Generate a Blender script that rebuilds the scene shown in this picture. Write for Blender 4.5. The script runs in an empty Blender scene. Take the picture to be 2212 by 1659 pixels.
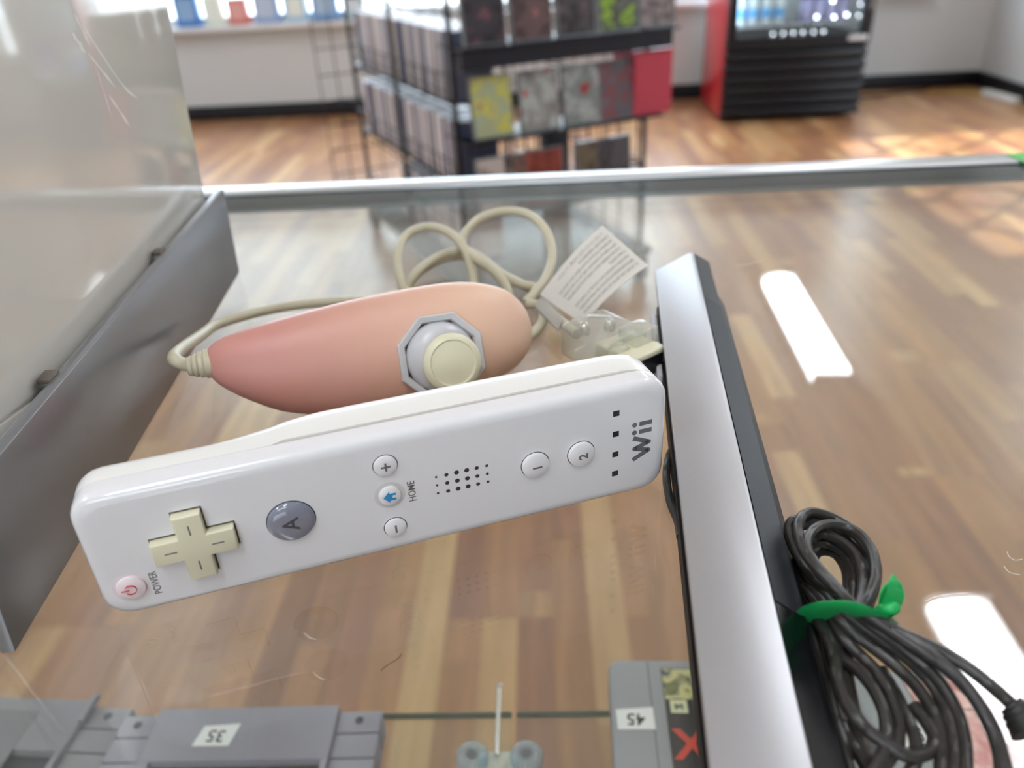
import bpy, bmesh, math, random
from mathutils import Vector, Matrix
random.seed(7)
sc = bpy.context.scene
COL = sc.collection
G = 0.95                     # height of the counter's glass top above the floor

# ------------------------------------------------------------------ camera
def make_camera():
    cam = bpy.data.cameras.new('camera')
    ob = bpy.data.objects.new('camera', cam); COL.objects.link(ob)
    pitch, roll, yaw = math.radians(30.0), math.radians(3.2), math.radians(2.9)
    fw = Vector((0, math.cos(pitch), -math.sin(pitch))); rt = Vector((1, 0, 0)); up = rt.cross(fw)
    c, s = math.cos(roll), math.sin(roll)
    rt, up = rt * c - up * s, rt * s + up * c
    m = Matrix((rt, up, -fw)).transposed()
    m = Matrix.Rotation(yaw, 3, 'Z') @ m
    ob.matrix_world = Matrix.Translation((0, 0, G + 0.1404)) @ m.to_4x4()
    cam.sensor_width = 36.0
    cam.lens = 1700.0 / 2212.0 * 36.0
    cam.clip_start = 0.01; cam.clip_end = 200
    cam.dof.use_dof = True; cam.dof.focus_distance = 0.215; cam.dof.aperture_fstop = 11.0
    sc.camera = ob
make_camera()
sc.view_settings.view_transform = 'Standard'
sc.view_settings.look = 'None'
sc.view_settings.gamma = 1.0
sc.view_settings.use_curve_mapping = False
sc.view_settings.exposure = 0.72
sc.cycles.use_denoising = True
sc.cycles.use_light_tree = False
sc.cycles.max_bounces = 6
sc.cycles.diffuse_bounces = 4
sc.cycles.glossy_bounces = 4
sc.cycles.adaptive_threshold = 0.04
sc.cycles.transparent_max_bounces = 16
sc.cycles.sample_clamp_indirect = 6.0
sc.cycles.caustics_reflective = False
sc.cycles.caustics_refractive = False

# ------------------------------------------------------------------ sky and sun
SKY = 4.9
SUN = 4.2
LAMP = 14.5
w = bpy.data.worlds.new('sky'); sc.world = w; w.use_nodes = True
bg = w.node_tree.nodes['Background']
bg.inputs[0].default_value = (0.80, 0.90, 1.0, 1); bg.inputs[1].default_value = SKY
sl = bpy.data.lights.new('sun', 'SUN'); sl.energy = SUN; sl.angle = 0.02; sl.color = (1.0, 0.97, 0.93)
so = bpy.data.objects.new('sun', sl); COL.objects.link(so)
so.rotation_euler = Vector((-1.55, -0.12, -2.05)).to_track_quat('-Z', 'Y').to_euler()
so.location = (6, 4, 5)

# ------------------------------------------------------------------ materials
def lin(c):
    return tuple(((v / 255.0) / 12.92 if v / 255.0 <= 0.04045 else ((v / 255.0 + 0.055) / 1.055) ** 2.4) for v in c) + (1.0,)
MATS = {}
def mat(name, rgb=(200, 200, 200), rough=0.5, metal=0.0, spec=0.5, noise=0.0, nscale=40.0, bump=0.0, bscale=300.0,
        coat=0.0, emit=None, estr=0.0, stretch=None, sss=0.0):
    if name in MATS: return MATS[name]
    m = bpy.data.materials.new(name); m.use_nodes = True
    nt = m.node_tree; b = nt.nodes['Principled BSDF']
    col = lin(rgb)
    b.inputs['Base Color'].default_value = col
    b.inputs['Roughness'].default_value = rough
    b.inputs['Metallic'].default_value = metal
    b.inputs['Specular IOR Level'].default_value = spec
    b.inputs['Coat Weight'].default_value = coat
    if sss > 0:
        b.inputs['Subsurface Weight'].default_value = sss
        b.inputs['Subsurface Scale'].default_value = 0.004
    if emit:
        b.inputs['Emission Color'].default_value = lin(emit); b.inputs['Emission Strength'].default_value = estr
    if noise > 0 or bump > 0:
        tc = nt.nodes.new('ShaderNodeTexCoord'); mp = nt.nodes.new('ShaderNodeMapping')
        nt.links.new(tc.outputs['Object'], mp.inputs['Vector'])
        if stretch: mp.inputs['Scale'].default_value = stretch
    if noise > 0:
        n = nt.nodes.new('ShaderNodeTexNoise'); n.inputs['Scale'].default_value = nscale; n.inputs['Detail'].default_value = 5
        nt.links.new(mp.outputs['Vector'], n.inputs['Vector'])
        r = nt.nodes.new('ShaderNodeMapRange'); r.inputs['To Min'].default_value = 1 - noise; r.inputs['To Max'].default_value = 1 + noise
        nt.links.new(n.outputs['Fac'], r.inputs['Value'])
        mx = nt.nodes.new('ShaderNodeMix'); mx.data_type = 'RGBA'; mx.blend_type = 'MULTIPLY'; mx.inputs['Factor'].default_value = 1
        mx.inputs['A'].default_value = col
        nt.links.new(r.outputs['Result'], mx.inputs['B']); nt.links.new(mx.outputs['Result'], b.inputs['Base Color'])
    if bump > 0:
        n2 = nt.nodes.new('ShaderNodeTexNoise'); n2.inputs['Scale'].default_value = bscale
        nt.links.new(mp.outputs['Vector'], n2.inputs['Vector'])
        bp = nt.nodes.new('ShaderNodeBump'); bp.inputs['Strength'].default_value = bump; bp.inputs['Distance'].default_value = 0.001
        nt.links.new(n2.outputs['Fac'], bp.inputs['Height']); nt.links.new(bp.outputs['Normal'], b.inputs['Normal'])
    MATS[name] = m
    return m

def glass(name, tint=(1, 1, 1), rough=0.0, ior=1.5, film=0.0, film_rgb=(230, 230, 230), scratches=False):
    """clear pane: transparent with a Fresnel mirror on every face, optionally a thin dusty film"""
    if name in MATS: return MATS[name]
    m = bpy.data.materials.new(name); m.use_nodes = True
    nt = m.node_tree; nt.nodes.clear()
    out = nt.nodes.new('ShaderNodeOutputMaterial')
    tr = nt.nodes.new('ShaderNodeBsdfTransparent'); tr.inputs['Color'].default_value = (*tint, 1)
    gl = nt.nodes.new('ShaderNodeBsdfGlossy'); gl.inputs['Roughness'].default_value = rough
    fr = nt.nodes.new('ShaderNodeFresnel')
    geo = nt.nodes.new('ShaderNodeNewGeometry'); im = nt.nodes.new('ShaderNodeMapRange')     # same reflectance on both sides of a face
    im.inputs['To Min'].default_value = ior; im.inputs['To Max'].default_value = 1.0 / ior
    nt.links.new(geo.outputs['Backfacing'], im.inputs['Value']); nt.links.new(im.outputs['Result'], fr.inputs['IOR'])
    mx = nt.nodes.new('ShaderNodeMixShader')
    nt.links.new(fr.outputs['Fac'], mx.inputs['Fac']); nt.links.new(tr.outputs[0], mx.inputs[1]); nt.links.new(gl.outputs[0], mx.inputs[2])
    last = mx
    if film > 0:
        df = nt.nodes.new('ShaderNodeBsdfDiffuse'); df.inputs['Color'].default_value = lin(film_rgb)
        m2 = nt.nodes.new('ShaderNodeMixShader'); m2.inputs['Fac'].default_value = film
        nt.links.new(mx.outputs[0], m2.inputs[1]); nt.links.new(df.outputs[0], m2.inputs[2]); last = m2
        if scratches:
            tc = nt.nodes.new('ShaderNodeTexCoord'); n = nt.nodes.new('ShaderNodeTexNoise'); n.inputs['Scale'].default_value = 9
            n.inputs['Detail'].default_value = 6
            mp = nt.nodes.new('ShaderNodeMapRange'); mp.inputs['To Max'].default_value = film * 2
            nt.links.new(tc.outputs['Object'], n.inputs['Vector']); nt.links.new(n.outputs['Fac'], mp.inputs['Value'])
            nt.links.new(mp.outputs['Result'], m2.inputs['Fac'])
    nt.links.new(last.outputs[0], out.inputs['Surface'])
    MATS[name] = m
    return m

def emission(name, rgb, strength):
    if name in MATS: return MATS[name]
    m = bpy.data.materials.new(name); m.use_nodes = True
    nt = m.node_tree; nt.nodes.clear()
    out = nt.nodes.new('ShaderNodeOutputMaterial'); e = nt.nodes.new('ShaderNodeEmission')
    e.inputs['Color'].default_value = lin(rgb); e.inputs['Strength'].default_value = strength
    nt.links.new(e.outputs[0], out.inputs['Surface']); MATS[name] = m
    return m

def ramp_random(name, cols, rough=0.4, spec=0.5, use_noise=False):
    """one plastic whose colour is picked at random for each object"""
    if name in MATS: return MATS[name]
    m = mat(name, (200, 200, 200), rough, spec=spec)
    nt = m.node_tree; b = nt.nodes['Principled BSDF']
    oi = nt.nodes.new('ShaderNodeObjectInfo'); cr = nt.nodes.new('ShaderNodeValToRGB'); cr.color_ramp.interpolation = 'CONSTANT'
    el = cr.color_ramp.elements
    for i, c in enumerate(cols):
        e = el[i] if i < 2 else el.new(0.5)
        e.position = i / len(cols); e.color = lin(c)
    nt.links.new(oi.outputs['Random'], cr.inputs['Fac']); nt.links.new(cr.outputs['Color'], b.inputs['Base Color'])
    return m

def print_mat(name, cols, scale=22.0, rough=.3):
    """printed picture sheet: blotches of a few ink colours"""
    if name in MATS: return MATS[name]
    m = mat(name, (128, 128, 128), rough); nt = m.node_tree; b = nt.nodes['Principled BSDF']
    tc = nt.nodes.new('ShaderNodeTexCoord'); n = nt.nodes.new('ShaderNodeTexNoise'); n.noise_dimensions = '4D'
    n.inputs['Scale'].default_value = scale; n.inputs['Detail'].default_value = 3; n.inputs['W'].default_value = (sum(map(ord, name)) % 97) * 1.7
    mr = nt.nodes.new('ShaderNodeMapRange'); mr.inputs['From Min'].default_value = .3; mr.inputs['From Max'].default_value = .7
    cr = nt.nodes.new('ShaderNodeValToRGB'); cr.color_ramp.interpolation = 'LINEAR'; el = cr.color_ramp.elements
    for i, c in enumerate(cols):
        e = el[i] if i < 2 else el.new(0.5)
        e.position = i / len(cols); e.color = lin(c)
    nt.links.new(tc.outputs['Object'], n.inputs['Vector']); nt.links.new(n.outputs['Fac'], mr.inputs['Value'])
    nt.links.new(mr.outputs['Result'], cr.inputs['Fac']); nt.links.new(cr.outputs['Color'], b.inputs['Base Color'])
    return m

def wood_floor():
    m = bpy.data.materials.new('laminate_floor'); m.use_nodes = True
    nt = m.node_tree; b = nt.nodes['Principled BSDF']; N = nt.nodes.new; L = nt.links.new
    tc = N('ShaderNodeTexCoord'); oi = N('ShaderNodeObjectInfo'); sx = N('ShaderNodeSeparateXYZ'); L(tc.outputs['Object'], sx.inputs[0])
    def math_(op, a, bb=None):
        n = N('ShaderNodeMath'); n.operation = op
        for i, v in enumerate((a, bb)):
            if v is None: continue
            if isinstance(v, (int, float)): n.inputs[i].default_value = v
            else: L(v, n.inputs[i])
        return n.outputs[0]
    strip = math_('FLOOR', math_('DIVIDE', sx.outputs[0], 0.065))
    rnd = math_('MULTIPLY', oi.outputs['Random'], 37.0)
    shift = math_('MULTIPLY', math_('FRACT', math_('MULTIPLY', math_('ADD', strip, rnd), 0.618)), 0.9)
    seg = math_('FLOOR', math_('DIVIDE', math_('ADD', sx.outputs[1], shift), 0.78))
    cmb = N('ShaderNodeCombineXYZ'); L(strip, cmb.inputs[0]); L(seg, cmb.inputs[1]); L(rnd, cmb.inputs[2])
    wn = N('ShaderNodeTexWhiteNoise'); wn.noise_dimensions = '3D'; L(cmb.outputs[0], wn.inputs['Vector'])
    cr = N('ShaderNodeValToRGB'); cr.color_ramp.interpolation = 'LINEAR'
    cols = [(142, 98, 68), (182, 137, 94), (207, 168, 119), (154, 107, 80), (197, 153, 105), (169, 122, 91), (224, 197, 148), (178, 131, 86)]
    el = cr.color_ramp.elements
    for i, c in enumerate(cols):
        e = el[i] if i < 2 else el.new(0.5)
        e.position = i / (len(cols) - 1) if i else 0; e.color = lin(c)
    L(wn.outputs['Value'], cr.inputs['Fac'])
    # grain, stretched along the board
    mp = N('ShaderNodeMapping'); mp.inputs['Scale'].default_value = (28, 2.2, 1); L(tc.outputs['Object'], mp.inputs['Vector'])
    off = N('ShaderNodeVectorMath'); off.operation = 'ADD'; L(mp.outputs[0], off.inputs[0]); L(cmb.outputs[0], off.inputs[1])
    nz = N('ShaderNodeTexNoise'); nz.inputs['Scale'].default_value = 1.0; nz.inputs['Detail'].default_value = 6; nz.inputs['Distortion'].default_value = 0.8
    L(off.outputs[0], nz.inputs['Vector'])
    mr = N('ShaderNodeMapRange'); mr.inputs['From Min'].default_value = 0.25; mr.inputs['From Max'].default_value = 0.75
    mr.inputs['To Min'].default_value = 0.70; mr.inputs['To Max'].default_value = 1.22; L(nz.outputs['Fac'], mr.inputs['Value'])
    mx = N('ShaderNodeMix'); mx.data_type = 'RGBA'; mx.blend_type = 'MULTIPLY'; mx.inputs['Factor'].default_value = 1
    L(cr.outputs['Color'], mx.inputs['A']); L(mr.outputs['Result'], mx.inputs['B']); L(mx.outputs['Result'], b.inputs['Base Color'])
    b.inputs['Roughness'].default_value = 0.30; b.inputs['Specular IOR Level'].default_value = 0.6
    MATS['laminate_floor'] = m
    return m

# ------------------------------------------------------------------ mesh helpers
def link(name, bm, m=None, parent=None, smooth=False, loc=None, rz=None):
    me = bpy.data.meshes.new(name)
    bmesh.ops.recalc_face_normals(bm, faces=bm.faces[:])
    bm.to_mesh(me); bm.free()
    if m is not None: me.materials.append(m)
    if smooth:
        for p in me.polygons: p.use_smooth = True
        try: me.set_sharp_from_angle(angle=math.radians(smooth if smooth is not True else 40))
        except Exception: pass
    o = bpy.data.objects.new(name, me); COL.objects.link(o)
    if parent is not None: o.parent = parent
    if loc is not None: o.location = loc
    if rz is not None: o.rotation_euler[2] = rz
    return o
def tag(o, label, cat, group=None):
    o['label'] = label; o['category'] = cat
    if group: o['group'] = group
    return o
def struct(o, label=None):
    o['kind'] = 'structure'
    if label: o['label'] = label
    return o
def empty(name, loc=(0, 0, 0), rz=0.0):
    o = bpy.data.objects.new(name, None); COL.objects.link(o)
    o.empty_display_size = 0.02; o.location = loc; o.rotation_euler = (0, 0, rz)
    return o
def box(bm, lo, hi, bev=0.0, seg=2):
    vs = [bm.verts.new((x, y, z)) for x in (lo[0], hi[0]) for y in (lo[1], hi[1]) for z in (lo[2], hi[2])]
    fs = [bm.faces.new([vs[i] for i in f]) for f in ((0, 1, 3, 2), (4, 6, 7, 5), (0, 4, 5, 1), (2, 3, 7, 6), (0, 2, 6, 4), (1, 5, 7, 3))]
    if bev > 0:
        es = list({e for f in fs for e in f.edges})
        bmesh.ops.recalc_face_normals(bm, faces=fs)
        bmesh.ops.bevel(bm, geom=es, offset=bev, segments=seg, affect='EDGES', profile=0.5)
    return vs
def B(name, lo, hi, m, parent=None, bev=0.0, seg=2, **k):
    bm = bmesh.new(); box(bm, lo, hi, bev, seg)
    return link(name, bm, m, parent, smooth=30 if bev > 0 else False, **k)
def prism(bm, pts, z0, z1, bev=0.0, seg=2, axis='z'):
    """polygon outline extruded; axis says which coordinate z0..z1 is"""
    def P(a, b_, c): return {'z': (a, b_, c), 'y': (a, c, b_), 'x': (c, a, b_)}[axis]
    lo = [bm.verts.new(P(x, y, z0)) for x, y in pts]; hi = [bm.verts.new(P(x, y, z1)) for x, y in pts]
    n = len(pts); fs = [bm.faces.new(lo[::-1]), bm.faces.new(hi)]
    for i in range(n): fs.append(bm.faces.new((lo[i], lo[(i + 1) % n], hi[(i + 1) % n], hi[i])))
    if bev > 0:
        bmesh.ops.recalc_face_normals(bm, faces=fs)
        es = list(fs[0].edges) + list(fs[1].edges)
        bmesh.ops.bevel(bm, geom=es, offset=bev, segments=seg, affect='EDGES', profile=0.5)
def rrect(w, h, r, n=6, cx=0.0, cy=0.0):
    pts = []
    for k, (sx, sy) in enumerate(((1, 1), (-1, 1), (-1, -1), (1, -1))):
        for i in range(n + 1):
            a = math.pi / 2 * (k + i / n)
            pts.append((cx + sx * (w / 2 - r) + r * math.cos(a), cy + sy * (h / 2 - r) + r * math.sin(a)))
    return pts
def circle(r, n=24, cx=0.0, cy=0.0, a0=0.0):
    return [(cx + r * math.cos(a0 + 2 * math.pi * i / n), cy + r * math.sin(a0 + 2 * math.pi * i / n)) for i in range(n)]
def lathe(bm, prof, n=32, axis='z', cx=0.0, cy=0.0, cz=0.0):
    """prof: (radius, height) pairs"""
    def P(r, hgt, a):
        x, y = r * math.cos(a), r * math.sin(a)
        if axis == 'z': return (cx + x, cy + y, cz + hgt)
        if axis == 'y': return (cx + x, cy + hgt, cz + y)
        return (cx + hgt, cy + x, cz + y)
    rings = []
    for r, hgt in prof:
        if r < 1e-7: rings.append([bm.verts.new(P(0, hgt, 0))])
        else: rings.append([bm.verts.new(P(r, hgt, 2 * math.pi * i / n)) for i in range(n)])
    for A, Bq in zip(rings, rings[1:]):
        for i in range(n):
            j = (i + 1) % n
            if len(A) == 1 and len(Bq) == 1: continue
            if len(A) == 1: bm.faces.new((A[0], Bq[i], Bq[j]))
            elif len(Bq) == 1: bm.faces.new((A[i], A[j], Bq[0]))
            else: bm.faces.new((A[i], A[j], Bq[j], Bq[i]))
    if len(rings[0]) > 1: bm.faces.new(rings[0])
    if len(rings[-1]) > 1: bm.faces.new(rings[-1])
def spline(pts, n=6, closed=False):
    P = [Vector(p) for p in pts]; out = []; N = len(P)
    rng = range(N if closed else N - 1)
    for i in rng:
        p0 = P[(i - 1) % N] if closed or i > 0 else P[0] * 2 - P[1]
        p1 = P[i]; p2 = P[(i + 1) % N]
        p3 = P[(i + 2) % N] if closed or i + 2 < N else P[-1] * 2 - P[-2]
        for k in range(n):
            t = k / n
            out.append(0.5 * ((2 * p1) + (-p0 + p2) * t + (2 * p0 - 5 * p1 + 4 * p2 - p3) * t * t + (-p0 + 3 * p1 - 3 * p2 + p3) * t ** 3))
    if not closed: out.append(P[-1])
    return out
def tube(bm, pts, r, n=10, sm=6, closed=False, flat=None):
    """swept round cord; flat=(width, thickness) sweeps a ribbon instead"""
    C = spline(pts, sm, closed) if sm else [Vector(p) for p in pts]
    N = len(C); rings = []
    T = [((C[(i + 1) % N] if closed or i < N - 1 else C[i]) - (C[i - 1] if closed or i > 0 else C[i])).normalized() for i in range(N)]
    up = Vector((0, 0, 1)); nrm = up - T[0] * up.dot(T[0])
    if nrm.length < 1e-3: nrm = Vector((1, 0, 0)) - T[0] * T[0].x
    nrm.normalize()
    for i in range(N):
        nrm = nrm - T[i] * nrm.dot(T[i]); nrm.normalize(); bn = T[i].cross(nrm)
        rr = r[min(i * len(r) // N, len(r) - 1)] if isinstance(r, (list, tuple)) else r
        ring = []
        for k in range(n):
            a = 2 * math.pi * k / n
            if flat: v = nrm * (flat[1] / 2 * math.sin(a)) + bn * (flat[0] / 2 * math.cos(a))
            else: v = nrm * (rr * math.cos(a)) + bn * (rr * math.sin(a))
            ring.append(bm.verts.new(C[i] + v))
        rings.append(ring)
    for i in range(N if closed else N - 1):
        A, D = rings[i], rings[(i + 1) % N]
        for k in range(n): bm.faces.new((A[k], A[(k + 1) % n], D[(k + 1) % n], D[k]))
    if not closed: bm.faces.new(rings[0][::-1]); bm.faces.new(rings[-1])
def rod(bm, a, b_, r, n=8): tube(bm, [a, b_], r, n, 0)
def text(name, s, size, m, parent, mw, depth=0.00004, align='CENTER', bold=0.0, sx=1.0):
    cu = bpy.data.curves.new(name, 'FONT'); cu.body = s; cu.size = size; cu.align_x = align; cu.align_y = 'CENTER'
    cu.extrude = depth; cu.offset = bold; cu.resolution_u = 3
    tmp = bpy.data.objects.new('tmp_text', cu); COL.objects.link(tmp)
    dg = bpy.context.evaluated_depsgraph_get(); dg.update()
    me = bpy.data.meshes.new_from_object(tmp.evaluated_get(dg))
    bpy.data.objects.remove(tmp); bpy.data.curves.remove(cu)
    me.name = name
    me.transform(mw @ Matrix.Diagonal((sx, 1, 1, 1)))
    me.materials.clear(); me.materials.append(m)
    o = bpy.data.objects.new(name, me); COL.objects.link(o); o.parent = parent
    return o
def frame(ox, ex, ey):
    ex = Vector(ex).normalized(); ey = Vector(ey).normalized(); ez = ex.cross(ey)
    m = Matrix((ex, ey, ez)).transposed().to_4x4(); m.translation = Vector(ox)
    return m

# ------------------------------------------------------------------ cord paths and tag corners on the counter (mm; z above the glass)
NCORD = [
   [(-117.7,240.1,19.0),(-123.2,249.3,17.0),(-129.8,265.3,13.0),(-132.0,280.9,9.0),(-128.0,291.7,7.0),(-119.2,303.0,5.0),(-107.2,309.9,4.0),(-92.1,314.3,3.0),(-76.1,315.8,2.6),(-63.5,324.9,2.6),(-57.9,342.8,4.0),(-47.8,353.2,6.0),(-35.3,349.7,8.0),(-23.8,335.4,7.0),(-14.2,327.3,5.0),(-4.9,317.4,4.0),(-1.1,303.6,2.6),(-0.8,287.8,2.6),(-6.8,274.6,2.6),(-15.7,270.5,2.6)] ,
   [(-22.0,291.7,2.6),(-42.1,302.4,2.6),(-58.9,317.4,3.0),(-65.2,332.5,8.0),(-66.5,349.2,14.0),(-62.5,358.6,18.0),(-53.8,359.8,20.0),(-44.3,352.0,20.0),(-36.0,339.6,17.0),(-31.7,327.5,12.0),(-29.7,315.5,6.0),(-26.5,303.4,2.6),(-19.5,299.6,2.6),(-14.7,306.4,4.0),(-16.7,313.8,9.0),(-22.7,321.4,13.0),(-30.2,330.3,15.0),(-37.4,349.1,14.0),(-36.1,358.4,17.0),(-28.6,364.3,22.0),(-16.9,363.3,25.0),(-5.9,356.4,25.0),(1.6,342.8,22.0),(4.3,330.3,16.0),(2.1,317.5,11.0),(-3.2,306.0,8.0),(-7.7,299.0,6.0)] ,
   [(-56.3,313.1,2.6),(-60.8,323.7,3.0),(-56.7,329.2,9.0),(-48.5,342.6,11.0),(-37.0,347.8,12.0),(-27.9,339.3,11.0),(-19.1,325.6,9.0),(-10.8,315.7,8.0),(-3.8,314.7,6.0),(-1.0,305.4,5.0)] ,
   [(-7.7,299.0,6.0),(-2.0,298.4,5.0),(3.5,288.1,5.0),(8.7,276.5,5.5),(12.1,268.8,6.0)] ,
]
BUNDLE = [
   [(71.2,115.2,3.0),(68.0,123.2,6.0),(66.4,124.3,9.0),(69.8,128.2,10.0),(73.1,134.4,10.0),(74.9,141.1,10.0),(74.7,147.0,10.0),(72.3,150.5,10.0),(68.1,150.7,11.0),(63.7,148.1,12.0),(60.8,144.6,12.0),(59.5,140.5,12.0),(60.0,135.4,12.0),(61.2,129.0,13.0),(62.4,122.4,14.0),(64.2,118.6,14.0),(68.3,115.3,13.0),(72.7,111.3,12.0),(77.4,107.5,10.0),(80.5,102.7,8.0),(81.8,96.7,6.0),(80.8,88.9,4.0)] ,
   [(66.9,121.2,4.0),(68.0,125.2,8.0),(71.7,131.2,8.0),(75.6,139.2,7.0),(76.9,146.1,7.0),(75.1,150.5,8.0),(71.6,154.3,9.0),(67.8,155.8,10.0),(64.1,155.2,11.0),(60.9,151.4,12.0),(59.1,146.4,12.0),(58.7,139.9,12.0),(59.9,133.8,12.0),(61.1,125.9,14.0),(62.3,120.5,15.0),(66.3,116.7,14.0),(71.4,113.9,12.0),(75.6,110.0,11.0),(79.5,104.7,9.0),(81.1,98.9,7.0),(81.3,93.9,5.0),(79.6,88.9,4.0)] ,
   [(63.5,119.5,6.0),(64.9,122.4,10.0),(68.4,129.2,9.0),(71.3,136.6,8.0),(72.0,142.8,8.0),(70.4,147.6,8.0),(67.3,150.5,8.0),(64.1,149.6,8.0),(62.8,146.6,8.0)] ,
   [(63.3,121.3,4.0),(64.6,124.3,8.0),(68.0,132.2,6.0),(70.8,139.7,5.0),(71.2,146.1,5.0),(68.8,150.1,5.0),(65.3,150.8,5.0),(62.9,149.2,4.0)] ,
   [(63.4,123.2,3.0),(65.3,129.2,6.0),(68.8,136.9,4.0),(70.8,144.1,3.0),(70.0,148.9,3.0),(67.6,151.3,2.0),(64.6,148.3,2.0),(64.3,140.7,2.0),(64.3,130.2,5.0)] ,
   [(69.4,123.1,4.0),(69.4,127.1,6.0),(71.8,135.3,5.0),(75.5,142.9,4.0),(76.2,149.4,4.0),(74.1,153.4,5.0),(70.2,154.9,6.0),(66.9,155.9,8.0),(63.0,154.1,8.0),(61.5,156.1,8.0),(59.9,155.1,7.0),(59.3,151.5,6.0),(59.5,144.2,6.0),(60.1,136.3,8.0),(61.4,129.4,10.0),(62.6,122.9,12.0),(64.8,119.1,12.0),(69.1,115.8,10.0),(72.8,111.8,9.0),(76.1,107.5,7.0),(77.5,102.4,5.0),(76.6,96.5,4.0),(73.9,89.6,3.0)] ,
   [(59.9,146.8,3.0),(60.1,141.1,4.0),(60.9,133.5,7.0),(60.9,124.9,11.0),(63.0,120.5,11.0),(67.9,116.7,9.0),(72.7,112.2,7.0),(75.7,107.1,5.0),(75.7,100.9,4.0),(74.5,95.4,3.0),(72.4,90.3,2.0)] ,
   [(59.8,143.2,2.0),(60.3,136.6,4.0),(60.0,126.9,9.0),(60.8,121.0,10.0),(64.3,117.7,8.0),(69.0,113.6,6.0),(72.2,108.4,5.0),(73.5,103.2,4.0),(73.1,97.9,3.0),(69.9,90.3,2.0)] ,
   [(59.3,138.6,2.0),(59.3,130.4,6.0),(59.9,124.9,8.0),(60.4,118.7,8.0),(62.8,115.0,7.0),(65.3,111.0,6.0),(66.3,106.1,5.0),(66.1,101.4,4.0),(64.4,96.6,4.0),(61.5,93.1,4.0),(57.6,89.8,3.0)] ,
   [(58.8,135.9,2.0),(59.5,129.3,5.0),(59.5,122.0,7.0),(59.3,115.5,6.0),(61.7,111.5,6.0),(63.1,106.9,6.0),(63.2,101.8,6.0),(62.1,97.4,6.0),(60.0,93.1,6.0),(57.5,90.4,5.0),(55.5,88.5,4.0)] ,
   [(58.4,130.3,4.0),(57.2,122.0,8.0),(57.3,117.4,9.0),(57.0,112.9,9.0),(55.9,107.9,9.0),(55.4,103.1,9.0),(56.0,98.5,9.0),(57.6,96.3,8.0),(59.7,94.9,7.0),(62.2,93.4,6.0),(64.5,92.7,5.0),(67.5,93.6,4.0),(70.3,95.6,3.0),(71.8,98.0,3.0),(71.8,100.9,3.0),(71.0,105.2,3.0)] ,
   [(57.5,129.2,3.0),(56.7,122.9,4.0),(56.2,117.7,3.0),(55.5,109.9,3.0),(54.8,102.7,3.0),(54.2,96.0,3.0),(53.5,89.8,2.0)] ,
   [(58.1,124.7,2.0),(57.8,117.6,2.0),(56.9,110.7,2.0),(56.0,104.6,2.0),(56.0,98.9,2.0),(57.1,94.5,2.0),(57.5,89.7,2.0)] ,
   [(68.0,113.9,3.0),(68.6,107.6,3.0),(68.6,102.5,3.0),(68.2,97.6,3.0),(66.3,93.1,3.0),(62.8,89.0,3.0)] ,
   [(62.1,118.1,5.0),(60.7,113.2,3.0),(59.6,106.5,2.0),(58.0,100.0,2.0),(57.7,94.5,2.0),(59.0,89.7,2.0)] ,
   [(65.4,123.3,9.0),(68.2,119.9,10.0),(72.3,116.8,10.0),(76.7,113.6,10.0),(80.3,109.7,10.0),(83.5,106.2,9.0),(85.7,103.6,8.0),(87.4,101.7,7.0)] ,
]
PLUGPATH = [
   [(87.1,102.0,7.0),(87.9,100.5,6.5),(88.4,98.8,6.0),(88.8,97.0,5.5)] ,
]
HOOK = [
   [(33.5,157.5,2.0),(33.9,164.6,1.5),(33.1,172.4,1.5),(33.5,181.9,1.5),(34.8,189.7,1.5),(37.0,196.7,1.5),(40.4,202.0,2.0),(43.8,204.2,3.0)] ,
]
TIE = [
   [(56.7,127.2,3.0),(56.0,124.0,8.0),(55.7,120.2,14.0),(56.9,117.7,17.5),(59.3,117.1,18.0),(62.1,116.9,17.0),(66.0,119.0,13.0),(70.2,123.2,7.0),(72.3,126.1,3.0)] ,
]
TIEB = [
   [(72.3,126.1,3.0),(69.6,127.3,1.0),(63.9,127.1,0.8),(59.2,127.7,0.8),(56.7,127.2,3.0)] ,
]
TAIL = [
   [(70.5,122.7,10.0),(70.5,123.2,12.0),(70.9,124.2,14.0),(71.8,125.6,15.0),(72.6,126.9,15.0)] ,
   [(71.0,123.0,10.0),(71.5,122.7,13.0),(71.8,122.7,16.0),(71.8,123.6,18.0),(71.8,125.0,19.0)] ,
]
KNOT = [
   [(69.1,123.3,11.0),(69.4,121.6,12.0),(70.2,122.3,10.0)] ,
]
TAG = [
   [(-1.6,298.4,10.0),(14.8,280.1,4.5),(42.0,298.4,21.0),(26.1,328.9,28.0)] ,
   [(-4.1,295.5,6.0),(5.3,272.1,6.0),(7.1,278.0,8.0),(-0.5,300.9,8.0)] ,
]
CONN = [
   [(12.1,268.8,6.0),(19.1,259.4,6.0),(26.7,249.8,6.0),(33.3,242.5,6.0),(39.4,234.9,6.0)] ,
   [(12.2,264.2,14.0),(18.6,266.9,14.0),(30.0,252.9,14.0),(9.5,254.7,5.0)] ,
   [(27.3,248.3,12.0),(33.1,257.5,14.0),(38.2,250.4,14.0),(32.7,237.9,12.0)] ,
   [(17.9,256.5,10.0),(23.3,263.9,12.0)] ,
   [(34.7,247.6,6.0),(36.0,245.5,8.0),(40.7,237.7,8.0),(39.5,240.2,3.0)] ,
]
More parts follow.
